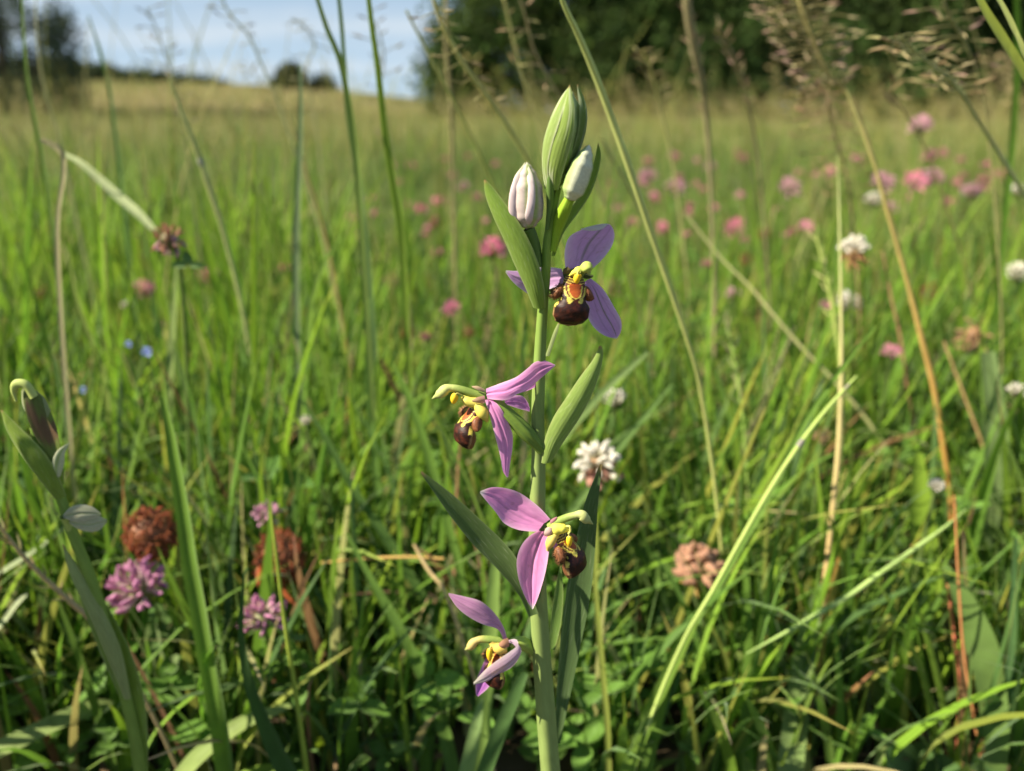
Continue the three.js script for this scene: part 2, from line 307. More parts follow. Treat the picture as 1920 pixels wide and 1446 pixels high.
function furred(g, n, len, keep) {                 // short hairs rooted on a shape, grown into the same surface
  const P = g.attributes.position, N = g.attributes.normal, K = g.attributes.color, pos = [], nor = [], col = [], uv = [], p = V(0, 0, 0), q = V(0, 0, 0), s = V(0, 0, 0);
  for (let i = 0; i < n; i++) {
    const k = Math.floor(rnd() * P.count); p.fromBufferAttribute(P, k); q.fromBufferAttribute(N, k); if (keep && !keep(p)) continue;
    q.add(V(gauss() * 0.35, -0.45 + gauss() * 0.35, gauss() * 0.35)).normalize(); s.crossVectors(q, V(rnd(), rnd(), rnd())).normalize().multiplyScalar(len * 0.09);
    const L = len * rr(0.6, 1.3), e = p.clone().addScaledVector(q, L), c = [K.getX(k), K.getY(k), K.getZ(k)], f = mixc(c, [0.30, 0.17, 0.07], 0.45);
    pos.push(p.x - s.x, p.y - s.y, p.z - s.z, p.x + s.x, p.y + s.y, p.z + s.z, e.x, e.y, e.z); for (let j = 0; j < 3; j++) { nor.push(q.x, q.y, q.z); col.push(...f); uv.push(0, 0); }
  }
  const h = new THREE.BufferGeometry(); h.setAttribute('position', new THREE.Float32BufferAttribute(pos, 3)); h.setAttribute('normal', new THREE.Float32BufferAttribute(nor, 3)); h.setAttribute('color', new THREE.Float32BufferAttribute(col, 3)); h.setAttribute('uv', new THREE.Float32BufferAttribute(uv, 2)); h.setIndex([...Array(pos.length / 3).keys()]);
  return merge([g, h]);
}
function frame(origin, end, front) {               // axes with -y from origin to end and z towards front
  const y = V(0, 0, 0).subVectors(origin, end).normalize(), z = front.clone().addScaledVector(y, -front.dot(y)).normalize(), x = V(0, 0, 0).crossVectors(y, z);
  return new THREE.Matrix4().makeBasis(x, y, z).setPosition(origin);
}
function lip(parent, a, b, front, { lobes = [1, 1], squash = 1 } = {}) {
  const m = frame(a, b, front), len = a.distanceTo(b) / 0.010, g = furred(lipShape(1), 420, 0.00026, (p) => p.y < -0.0055 && (p.z < 0.0012 || rnd() < 0.3)).scale(len * squash, len, len * squash).applyMatrix4(m);
  mk('lip', g, furM, parent);
  [1, -1].forEach((s, i) => { if (lobes[i]) mk('lip_lobe', furred(lobeShape(s), 420, 0.0007).scale(len, len, len).applyMatrix4(m), furM, parent); });
}
function drop(parent, top, mid, end, mm = 0.75) {  // a pollen mass hanging from its bent thread
  const c = curve([top, mid, end]);
  mk('pollinium', tube(c, (t) => (t < 0.55 ? 0.00016 : 0.00016 + mm * 0.001 * Math.pow(Math.sin(Math.PI * clamp((t - 0.5) / 0.5, 0, 1)), 0.7)), { nu: 10, nv: 26, color: (u, t) => (t < 0.55 ? [0.5, 0.45, 0.12] : [0.75, 0.47, 0.02]) }), waxM, parent);
}
function column(parent, pts, bulb, tint = [0.40, 0.46, 0.11]) {
  mk('column', tube(E(pts), sm([[0, 0.0009], [0.3, 0.00095], [0.55, 0.00085], [0.75, bulb * 0.92], [0.86, bulb * 0.8], [0.93, 0.0005], [1, 0.00012]]), { nu: 16, nv: 40, color: (u, t) => mul(mixc(mixc([0.22, 0.30, 0.06], tint, smoothstep(t, 0.3, 0.65)), [0.33, 0.38, 0.12], smoothstep(t, 0.85, 1)), 0.85 * grain(u, t)) }), waxM, parent);
}

const orchid = thing('bee_orchid', 'tall sharp bee orchid in the middle with four open pink flowers and green buds', 'orchid', null, V(O(1030, 1446).x, 0, -DW));
const stemCurve = [[1046, 352, 0], [1037, 395, 0], [1027, 450, 0], [1023, 520, 0], [1017, 590, 0], [1012, 680, 0], [1009, 770, 0], [1010, 860, 0], [1008, 960, 0], [1008, 1060, 0], [1012, 1160, 0], [1020, 1280, 0], [1029, 1400, 0], [1034, 1470, 0]];
{
  const pts = E(stemCurve); pts.push(V(orchid.position.x, 0.05, -DW + 0.002), V(orchid.position.x + 0.001, -0.005, -DW + 0.004));
  const R = sm([[0, 0.00075], [0.1, 0.0009], [0.22, 0.0011], [0.4, 0.0015], [0.6, 0.0021], [0.8, 0.0026], [1, 0.003]]);
  mk('stem', tube(pts, R, { nu: 24, nv: 90, ribs: 5, ribAmp: 0.035, color: (u, t) => mul(mixc([0.15, 0.24, 0.035], [0.19, 0.255, 0.075], smoothstep(t, 0.15, 0.5)), grain(u * 1.4, t * 5)) }), waxM, orchid);
}
const flowerGroup = () => { const g = new THREE.Group(); g.name = 'flower'; orchid.add(g); return g; };
const lilac = { main: [0.52, 0.27, 0.58], pale: [0.70, 0.54, 0.72], vein: [0.10, 0.07, 0.12], rib: [0.10, 0.13, 0.05], ribK: 0.8, tip: [0.66, 0.66, 0.55] };  // sepals of the shaded flower: bluish shade painted into the pink
{ // uppermost flower, face on
  const f = flowerGroup(); f.userData.label = 'uppermost flower, its shade painted lilac, facing the camera';
  sepal([[1060, 504, -1], [1059, 470, -1.2], [1067, 445, -1.4], [1092, 430, -0.6], [1120, 423, 0.6], [1141, 420, 0.6]], [[1108, 506, -1], [1128, 488, -1.5], [1147, 462, -1.8], [1152, 443, -1.2], [1149, 428, 0.4], [1144, 421, 0.6]], f, { ...lilac, mid: 0.52, tipAt: 0.97 }, -0.15);
  mk('sepal_tip', patch(E([[1090, 431, -0.5], [1112, 433, 0.8], [1128, 430, 1.1], [1139, 422, 0.8]]), E([[1089, 429, -0.6], [1112, 423, 0], [1128, 420, 0.2], [1140, 419.5, 0.6]]), { bulge: 0.15, nu: 8, nv: 14, color: [0.60, 0.60, 0.53] }), petalM, f);
  sepal([[1096, 530, -0.5], [1096, 560, -1.4], [1100, 588, -1.5], [1112, 612, -1], [1133, 629, -0.3], [1153, 635, 0.6]], [[1108, 522, -0.5], [1130, 541, -0.8], [1151, 575, -1.2], [1165, 603, -0.8], [1164, 622, 0.2], [1157, 635, 0.7]], f, { ...lilac, mid: 0.6 }, -0.17);
  sepal([[1053, 504, -1.5], [1040, 502, -2.2], [1014, 501, -3], [985, 506, -3], [966, 508, -2.6], [949, 507, -2]], [[1055, 540, -1.5], [1036, 540, -2.4], [1004, 556, -3.2], [978, 543, -3.4], [961, 528, -2.8], [948, 511, -2]], f, { main: [0.56, 0.30, 0.60], pale: [0.72, 0.60, 0.74], tip: [0.6, 0.62, 0.5] }, -0.16);
  mk('petal', patch(E([[1064, 500, 0], [1056, 505, 0.4], [1055, 512, 0.6]]), E([[1072, 512, 0], [1064, 514, 0.6], [1057, 514, 0.8]]), { bulge: 0.3, nu: 10, nv: 10, color: [0.13, 0.10, 0.035] }), petalM, f);
  mk('petal', patch(E([[1095, 508, 0], [1104, 514, 0.5], [1113, 516, 0.6]]), E([[1094, 522, 0], [1103, 523, 0.6], [1112, 520, 0.8]]), { bulge: 0.3, nu: 10, nv: 10, color: [0.07, 0.09, 0.03] }), petalM, f);
  lip(f, O(1077, 517, 0.2), O(1066, 612, 1.4), V(0.18, -0.05, 1), { squash: 1.14 });
  column(f, [[1083, 521, 0.6], [1088, 512, 1.6], [1093, 504, 2.6], [1098, 500, 3.6], [1101, 503, 4.8], [1106, 515, 5.4]], 0.00145, [0.42, 0.50, 0.10]);
  mk('stigma', tube(E([[1068, 517, 1.2], [1077, 511, 1.9], [1086, 508, 2.2], [1096, 511, 2.1]]), sm([[0, 0.0002], [0.35, 0.0006], [0.6, 0.001], [1, 0.0004]]), { nu: 12, nv: 16, color: [0.58, 0.55, 0.09] }), waxM, f);
  drop(f, O(1085, 507, 2.8), O(1083, 513, 3.6), O(1081, 532, 3.4), 0.62);
  drop(f, O(1089, 508, 2.8), O(1087, 513, 3.2), O(1085.5, 522, 3.0), 0.4);
  mk('ovary', tube(E([[1030, 545, -4], [1046, 528, -4.5], [1064, 514, -3.5], [1080, 510, -1.5]]), sm([[0, 0.0009], [0.5, 0.0013], [1, 0.0009]]), { nu: 16, nv: 20, ribs: 6, ribAmp: 0.08, color: mul(GREEN_D, 0.9) }), waxM, f);
}
const pink = { main: [0.76, 0.26, 0.60], pale: [0.86, 0.54, 0.74], vein: [0.42, 0.14, 0.42], rib: [0.40, 0.18, 0.36], ribK: 0.35, tip: [0.72, 0.50, 0.66] };
{ // second flower, in profile, its face to the left
  const f = flowerGroup(); f.userData.label = 'second flower from the top, seen from the side and facing left';
  sepal([[911, 729, 1.2], [938, 719, 2.2], [968, 707, 2.6], [990, 690, 2.2], [1003, 679, 1.6], [1020, 676, 1], [1041, 684, 0.8]], [[914, 748, 1.4], [931, 750, 3.2], [950, 750, 3.6], [970, 739, 3.4], [990, 729, 2.6], [1016, 708, 1.6], [1041, 686, 0.8]], f, { ...pink, tipAt: 0.97, tip: [0.8, 0.72, 0.72] }, 0.10);
  mk('sepal_fold', patch(E([[962, 736, 2.4], [985, 724, 2], [1006, 703, 1], [1024, 693, 0.4]]), E([[972, 738, 2.2], [996, 730, 1.4], [1014, 719, 0.4], [1025, 695, 0.2]]), { bulge: 0.1, nu: 10, nv: 16, color: petalColor({ ...pink, main: [0.5, 0.14, 0.46] }) }), petalM, f);
  sepal([[909, 750, 1.2], [914, 765, 1.8], [921, 790, 2.4], [930, 824, 2.6], [938, 856, 2.2], [943, 884, 1.8], [950, 895, 1.6]], [[923, 748, 1.4], [938, 764, 2.6], [952, 790, 2.6], [961, 815, 2.2], [961, 840, 2.0], [957, 866, 1.8], [953, 895, 1.6]], f, { ...pink, tipAt: 0.98, mid: 0.45 }, 0.16, { relief: 0.0003 });
  sepal([[946, 752, -1], [960, 743, -2.2], [978, 742, -3], [988, 752, -3.4], [993, 764, -3.6]], [[948, 758, -1], [962, 763, -2], [978, 768, -2.8], [987, 770, -3.2], [993, 772, -3.6]], f, { ...pink, main: [0.52, 0.16, 0.52], tipAt: 0.99 }, 0.08);
  mk('petal', patch(E([[909, 730, 0.6], [896, 724, 0.8], [884, 724, 0.4]]), E([[908, 736, 1], [897, 732, 1.2], [886, 727, 0.7]]), { bulge: 0.25, nu: 8, nv: 8, color: [0.46, 0.33, 0.22] }), petalM, f);
  mk('petal', patch(E([[908, 742, 1.8], [895, 745, 2.4], [884, 751, 2.4]]), E([[908, 756, 1.8], [898, 756, 2.4], [887, 754, 2.4]]), { bulge: 0.3, nu: 10, nv: 10, color: (u, t) => mixc([0.50, 0.26, 0.26], [0.33, 0.24, 0.12], t) }), petalM, f);
  column(f, [[908, 744, 0], [890, 739, 0], [868, 732, 0], [851, 728, 0], [838, 729, 0], [826, 738, 0], [810, 748, 0]], 0.00138, [0.46, 0.50, 0.17]);
  mk('stigma', tube(E([[905, 752, 0.8], [892, 755, 1], [876, 752, 1], [867, 743, 0.8]]), sm([[0, 0.0009], [0.3, 0.0012], [0.7, 0.0011], [1, 0.0005]]), { nu: 14, nv: 18, color: (u, t) => mul([0.60, 0.52, 0.10], grain(u, t)) }), waxM, f);
  drop(f, O(866, 741, 1.4), O(856, 738, 1.8), O(849, 757, 1.6), 0.72);
  lip(f, O(896, 757, 0), O(870, 839, 0.2), V(-1, -0.28, 0.42), { lobes: [1, 1], squash: 1.0 });
  mk('lip_shoulder', tube(E([[893, 756, 1.2], [900, 768, 2], [908, 780, 2.4], [914, 790, 2.2]]), sm([[0, 0.0009], [0.5, 0.0014], [1, 0.0004]]), { nu: 14, nv: 16, color: (u, t) => mul([0.56, 0.47, 0.08], grain(u, t)) }), waxM, f);
  mk('ovary', tube(E([[1016, 845, 1.5], [990, 815, 2], [962, 786, 1.8], [938, 763, 1.2], [920, 750, 0.6]]), sm([[0, 0.0011], [0.3, 0.00165], [0.75, 0.0013], [1, 0.0010]]), { nu: 30, nv: 30, ribs: 6, ribAmp: 0.13, color: (u, t) => mul([0.12, 0.19, 0.03], grain(u, t)) }), waxM, f);
}
const mauve = { main: [0.74, 0.25, 0.58], pale: [0.84, 0.52, 0.73], vein: [0.30, 0.08, 0.32], rib: [0.24, 0.10, 0.22], ribK: 0.5, tip: [0.75, 0.72, 0.66], tipAt: 0.86 };
{ // third flower, in profile, its face to the right
  DO = DW - 0.0042;
  const f = flowerGroup(); f.userData.label = 'third flower from the top, facing right with two broad mauve sepals';
  sepal([[1032, 974, 1.2], [1015, 955, 0.6], [995, 938, 0], [972, 923, 0], [945, 915, 0.6], [922, 914, 1], [901, 921, 1.4]], [[1008, 997, 1.6], [986, 996, 2], [966, 992, 2.2], [945, 981, 2.2], [929, 960, 2], [914, 942, 1.8], [900, 925, 1.4]], f, { ...mauve, mid: 0.62 }, -0.17, { relief: 0.00035 });
  sepal([[1010, 995, 2], [994, 1004, 2], [977, 1024, 1.8], [969, 1050, 1.8], [972, 1084, 1.8], [983, 1116, 2], [997, 1142, 2.2]], [[1030, 1002, 2], [1030, 1022, 3.2], [1027, 1050, 3.4], [1021, 1080, 3.2], [1013, 1108, 2.8], [1006, 1128, 2.4], [999, 1143, 2.2]], f, { ...mauve, mid: 0.5, tipAt: 0.9 }, -0.2, { relief: 0.0005 });
  sepal([[1040, 985, -2], [1052, 1000, -3.4], [1060, 1020, -4.4], [1062, 1040, -5]], [[1030, 990, -2], [1034, 1014, -3.2], [1042, 1034, -4], [1060, 1042, -5]], f, mauve, 0.1);
  mk('petal', patch(E([[1032, 976, 1.6], [1037, 972, 2], [1044, 969, 2]]), E([[1033, 984, 1.8], [1040, 979, 2.2], [1045, 971, 2.1]]), { bulge: 0.2, nu: 8, nv: 8, color: [0.50, 0.22, 0.28] }), petalM, f);
  mk('petal', patch(E([[1024, 990, 2.4], [1030, 988, 3], [1036, 990, 3]]), E([[1022, 1006, 2.4], [1029, 1006, 3], [1035, 1000, 3]]), { bulge: 0.3, nu: 10, nv: 10, color: [0.52, 0.38, 0.36] }), petalM, f);
  column(f, [[1030, 988, 1], [1043, 980, 1.6], [1060, 972, 2], [1076, 967, 2.4], [1089, 965, 2.6], [1098, 973, 2.6], [1112, 983, 2.4]], 0.00138, [0.44, 0.47, 0.17]);
  mk('stigma', tube(E([[1034, 1002, 1.6], [1043, 992, 2.2], [1054, 991, 2.6], [1066, 994, 2.8]]), sm([[0, 0.0011], [0.35, 0.0016], [0.7, 0.0013], [1, 0.0006]]), { nu: 14, nv: 18, color: (u, t) => mul([0.60, 0.55, 0.08], grain(u, t)) }), waxM, f);
  mk('caudicle', tube(E([[1062, 987, 3], [1068, 987.5, 3.6], [1069.5, 995, 3.6], [1066, 1001, 3.6]]), () => 0.00026, { nu: 8, nv: 16, color: [0.62, 0.58, 0.13] }), waxM, f);
  drop(f, O(1066, 1000, 3.6), O(1067, 1004, 3.6), O(1067.5, 1025, 3.6), 0.6);
  lip(f, O(1046, 999, 1.4), O(1081, 1078, 2.0), V(1, 0.42, 0.55), { lobes: [1, 1], squash: 1.04 });
  mk('lip_shoulder', tube(E([[1046, 996, 2.4], [1037, 1008, 3], [1030, 1022, 3.2], [1027, 1032, 3]]), sm([[0, 0.0008], [0.5, 0.0012], [1, 0.0004]]), { nu: 14, nv: 16, color: (u, t) => mul([0.56, 0.43, 0.10], grain(u, t)) }), waxM, f);
  mk('ovary', tube(E([[1004, 1120, -2], [1010, 1070, -2], [1018, 1020, -1], [1030, 992, 0.6]]), sm([[0, 0.0011], [0.4, 0.0016], [1, 0.0010]]), { nu: 20, nv: 24, ribs: 6, ribAmp: 0.12, color: mul(GREEN_D, 1) }), waxM, f);
  DO = DW;
}
const faded = { main: [0.52, 0.23, 0.44], pale: [0.64, 0.42, 0.54], vein: [0.28, 0.12, 0.30], rib: [0.33, 0.2, 0.28], ribK: 0.3, tip: [0.52, 0.30, 0.42] };
{ // lowest flower, fading
  const f = flowerGroup(); f.userData.label = 'lowest flower, fading and half folded, turned to the left';
  sepal([[951, 1200, 2], [946, 1180, 2], [937, 1163, 2.2], [922, 1144, 2.6], [900, 1127, 3], [868, 1118, 3], [841, 1112, 3]], [[944, 1201, 2.2], [938, 1186, 2.2], [929, 1178, 3.2], [911, 1173, 4], [882, 1159, 4], [858, 1140, 3.6], [841, 1116, 3]], f, { ...faded, tipAt: 0.93 }, 0.14, { relief: -0.0003 });
  sepal([[950, 1201, 2.5], [968, 1199, 3.4], [972, 1208, 4.2], [956, 1222, 5], [934, 1237, 5.6], [912, 1254, 5.8], [888, 1280, 5.4]], [[953, 1206, 2.6], [962, 1208, 3], [974, 1228, 3.6], [962, 1249, 4], [938, 1264, 4.6], [913, 1278, 5], [888, 1284, 5.4]], f, { main: [0.50, 0.34, 0.48], pale: [0.60, 0.52, 0.52], tip: [0.52, 0.52, 0.40], tipAt: 0.7, ribK: 0.1 }, 0.24, { label: 'pale sepal folded across the fading flower' });
  sepal([[926, 1214, 1.5], [910, 1236, 1.2], [900, 1258, 1], [892, 1284, 1], [893, 1305, 1]], [[938, 1214, 2], [928, 1245, 2.4], [926, 1264, 2], [917, 1288, 1.6], [897, 1306, 1]], f, { ...faded, main: [0.42, 0.11, 0.50], tipAt: 0.99 }, -0.14);
  column(f, [[948, 1205, 2], [932, 1201, 2], [914, 1199, 2], [900, 1199, 2], [889, 1204, 2], [882, 1212, 2], [872, 1219, 2]], 0.00125, [0.52, 0.40, 0.14]);
  mk('stigma', tube(E([[948, 1214, 2.6], [938, 1216, 3], [927, 1212, 3], [920, 1204, 2.8]]), sm([[0, 0.0014], [0.4, 0.0015], [1, 0.0006]]), { nu: 12, nv: 14, color: [0.62, 0.44, 0.09] }), waxM, f);
  mk('petal', patch(E([[952, 1196, 3], [943, 1200, 3.6], [934, 1208, 3.4]]), E([[952, 1214, 3], [942, 1216, 3.8], [935, 1212, 3.6]]), { bulge: 0.3, nu: 10, nv: 8, color: [0.42, 0.22, 0.14] }), petalM, f);
  drop(f, O(924, 1211, 3.4), O(919, 1215, 4), O(918, 1240, 4), 0.62);
  lip(f, O(943, 1216, 2.6), O(925, 1288, 3), V(-0.7, -0.2, 0.6), { lobes: [0, 1], squash: 0.9 });
  mk('ovary', tube(E([[1004, 1225, -1], [990, 1212, 0], [975, 1205, 1], [955, 1205, 2]]), sm([[0, 0.0012], [0.5, 0.0017], [1, 0.0011]]), { nu: 20, nv: 20, ribs: 6, ribAmp: 0.1, color: [0.24, 0.33, 0.06] }), waxM, f);
}
// bracts and leaves
bract([[1000, 577, 1], [985, 540, 1.5], [965, 497, 1.5], [945, 450, 1.5], [924, 405, 1], [910, 365, 0.5], [907, 338, 0.5]], [[1023, 577, 1.5], [1020, 535, 3], [1004, 478, 3.4], [978, 425, 3], [950, 385, 2], [926, 354, 1], [910, 336, 0.5]], orchid, { bulge: 0.22, color: [0.165, 0.26, 0.035], label: 'broad pointed green bract beside the white bud' });
bract([[1015, 868, 2], [1022, 822, 2.4], [1038, 782, 3], [1060, 748, 3], [1088, 706, 2.6], [1112, 674, 2], [1121, 656, 1.5], [1123, 649, 1.5]], [[1034, 866, 2.4], [1056, 830, 3], [1088, 782, 3], [1110, 740, 2.6], [1125, 698, 2], [1131, 664, 1.5], [1130, 654, 1.5], [1127, 648, 1.5]], orchid, { bulge: 0.28, color: [0.20, 0.29, 0.06], label: 'pale green bract leaning right with a curled tip' });
bract([[992, 1158, 3.2], [972, 1115, 3], [935, 1070, 2.6], [888, 1022, 2.2], [846, 970, 2], [812, 921, 1.4], [789, 888, 1]], [[1010, 1152, 3.4], [990, 1100, 2.4], [968, 1046, 1], [938, 1010, 0], [898, 972, 0], [848, 927, 0.4], [790, 883, 1]], orchid, { bulge: -0.16, color: [0.082, 0.135, 0.034], edge: [0.16, 0.22, 0.08], n: 10, label: 'long dark green bract reaching up to the left' });
bract([[1040, 1395, -4], [1043, 1310, -5], [1050, 1210, -6], [1063, 1100, -7], [1078, 1020, -7], [1096, 945, -7], [1115, 895, -7], [1125, 870, -7]], [[1050, 1395, -4], [1068, 1310, -5], [1088, 1215, -6], [1108, 1110, -6.5], [1116, 1030, -7], [1121, 950, -7], [1126, 900, -7], [1128, 871, -7]], orchid, { bulge: -0.12, color: [0.072, 0.125, 0.035], edge: [0.09, 0.15, 0.05], n: 10, name: 'leaf', label: 'narrow dark upright leaf behind the third flower' });
bract([[1028, 1215, -3], [1032, 1170, -5], [1042, 1100, -6], [1050, 1060, -7]], [[1040, 1220, -3], [1052, 1170, -5], [1056, 1110, -6], [1052, 1060, -7]], orchid, { bulge: -0.1, color: [0.13, 0.22, 0.04], name: 'leaf' });
bract([[1022, 668, -3], [1030, 645, -4], [1038, 622, -5], [1046, 606, -6]], [[1030, 668, -3], [1038, 645, -4], [1046, 622, -5], [1050, 606, -6]], orchid, { bulge: 0.1, color: [0.30, 0.36, 0.14], n: 3 });
// upper buds
const budColor = (a, b, n, ph) => (u, t) => { const s = 0.5 + 0.5 * Math.cos(u * Math.PI * 2 * n + ph); return mul(mixc(a, b, smoothstep(s, 0.35, 0.75)), grain(u, t)); };
function bud(p0, p1, rmm, prof, col, { ribs = 3, amp = 0.07, face = V(0, 0, 1), name = 'bud', label } = {}) { return mk(name, tube([p0, p0.clone().lerp(p1, 0.34), p0.clone().lerp(p1, 0.67), p1], (t) => rmm * 0.001 * prof(t), { nu: 48, nv: 40, ribs, ribAmp: amp, color: col, face }), waxM, orchid, label); }
const eggShape = sm([[0, 0.05], [0.06, 0.55], [0.2, 0.93], [0.38, 1.0], [0.62, 0.93], [0.82, 0.62], [0.94, 0.3], [1, 0.02]]);
{
  bud(O(990, 431, 0.6), O(988, 304, 0), 3.25, eggShape, budColor([0.40, 0.33, 0.31], [0.27, 0.32, 0.13], 3, 2.5), { ribs: 3, amp: 0.06, label: 'white and pink flower bud with green grooves' });
  for (const [xs, z] of [[[985, 992, 997, 994, 988], 3.5], [[972, 963, 962, 972, 985], 2.2]]) mk('bud_rib', tube([O(xs[0] + 3, 429, 1), O(xs[1], 405, z), O(xs[2], 368, z), O(xs[3], 332, z * 0.6), O(xs[4], 306, 0.3)], sm([[0, 0.0003], [0.2, 0.0009], [0.7, 0.0008], [1, 0.0002]]), { nu: 12, nv: 24, flat: 0.5, color: (u, t) => mul(mixc([0.47, 0.38, 0.39], [0.40, 0.41, 0.27], smoothstep(t, 0.6, 1)), grain(u, t)) }), waxM, orchid);
  mk('ovary', tube(E([[1008, 500, 0], [1003, 465, 0], [996, 440, 0.4], [991, 428, 0.6]]), () => 0.00115, { nu: 16, nv: 14, ribs: 6, ribAmp: 0.1, color: GREEN_D }), waxM, orchid);
  bud(O(1066, 378, 3), O(1105, 271, 3), 2.55, eggShape, budColor([0.50, 0.52, 0.37], [0.27, 0.36, 0.13], 2, 0.6), { ribs: 3, amp: 0.06, label: 'cream bud leaning right in front of its bract' });
  mk('ovary', tube(E([[1036, 470, 0], [1046, 425, 0.4], [1060, 390, 2.4], [1068, 372, 3]]), sm([[0, 0.0008], [0.5, 0.0013], [1, 0.0010]]), { nu: 20, nv: 18, ribs: 6, ribAmp: 0.1, color: [0.21, 0.34, 0.02] }), waxM, orchid);
  bract([[1034, 480, -0.5], [1044, 440, 0.4], [1066, 398, 0.6], [1090, 362, 0.2], [1106, 325, -0.6], [1115, 298, -0.6], [1121, 268, -0.4]], [[1040, 480, -0.5], [1058, 435, -0.6], [1084, 400, -1.4], [1108, 362, -2], [1122, 322, -1.6], [1127, 290, -1], [1122, 268, -0.4]], orchid, { bulge: -0.25, color: [0.155, 0.245, 0.03], label: 'hollow green bract behind the cream bud' });
  // closed top bud wrapped in its bracts
  const core = sm([[0, 0.25], [0.12, 0.55], [0.4, 1.0], [0.62, 0.97], [0.85, 0.62], [1, 0.1]]);
  bud(O(1038, 356, 0), O(1072, 172, 0), 3.7, core, (u, t) => mul(mixc([0.20, 0.30, 0.05], [0.34, 0.42, 0.17], smoothstep(t, 0.2, 0.9)), grain(u, t)), { ribs: 5, amp: 0.05, name: 'top_bud', label: 'green closed bud at the top of the stem' });
  bract([[1029, 354, 1.5], [1023, 315, 2.4], [1032, 272, 3.6], [1046, 235, 4], [1056, 200, 3.2], [1064, 172, 1.6], [1067, 160, 1]], [[1047, 356, 2.2], [1057, 318, 3.8], [1068, 280, 4.6], [1077, 240, 4.6], [1078, 205, 3.6], [1073, 178, 2], [1069, 160, 1]], orchid, { bulge: 0.16, color: [0.235, 0.33, 0.065], edge: [0.46, 0.50, 0.25], n: 6, streak: 0.8 });
  bract([[1021, 352, 0.5], [1017, 312, 0.6], [1018, 272, 0.6], [1026, 240, 1], [1038, 208, 1.2], [1052, 182, 0.8], [1066, 163, 0.8]], [[1032, 354, 2], [1027, 318, 3], [1034, 276, 4], [1046, 238, 4.4], [1056, 206, 3.6], [1064, 180, 2], [1068, 162, 1]], orchid, { bulge: 0.16, color: [0.25, 0.34, 0.09], edge: [0.55, 0.56, 0.38], n: 4, streak: 0.95 });
  bract([[1048, 352, 1], [1062, 318, 2.4], [1076, 276, 3.2], [1085, 236, 3], [1086, 200, 2.2], [1083, 175, 1], [1082, 159, 0.5]], [[1046, 352, 0], [1066, 314, -0.4], [1088, 272, -0.8], [1099, 228, -0.8], [1098, 196, -0.4], [1090, 172, 0], [1084, 158, 0.4]], orchid, { bulge: 0.2, color: [0.13, 0.20, 0.035], edge: [0.3, 0.37, 0.14], n: 5, streak: 0.5 });  // right bract: shade of the side away from the sun painted into its green
  mk('bract', tube(E([[1026, 430, 1], [1031, 385, 1.4], [1031, 340, 2.2], [1029, 312, 2.6]]), sm([[0, 0.0005], [0.5, 0.0008], [1, 0.0002]]), { nu: 12, nv: 18, color: GREEN_D }), waxM, orchid);
}

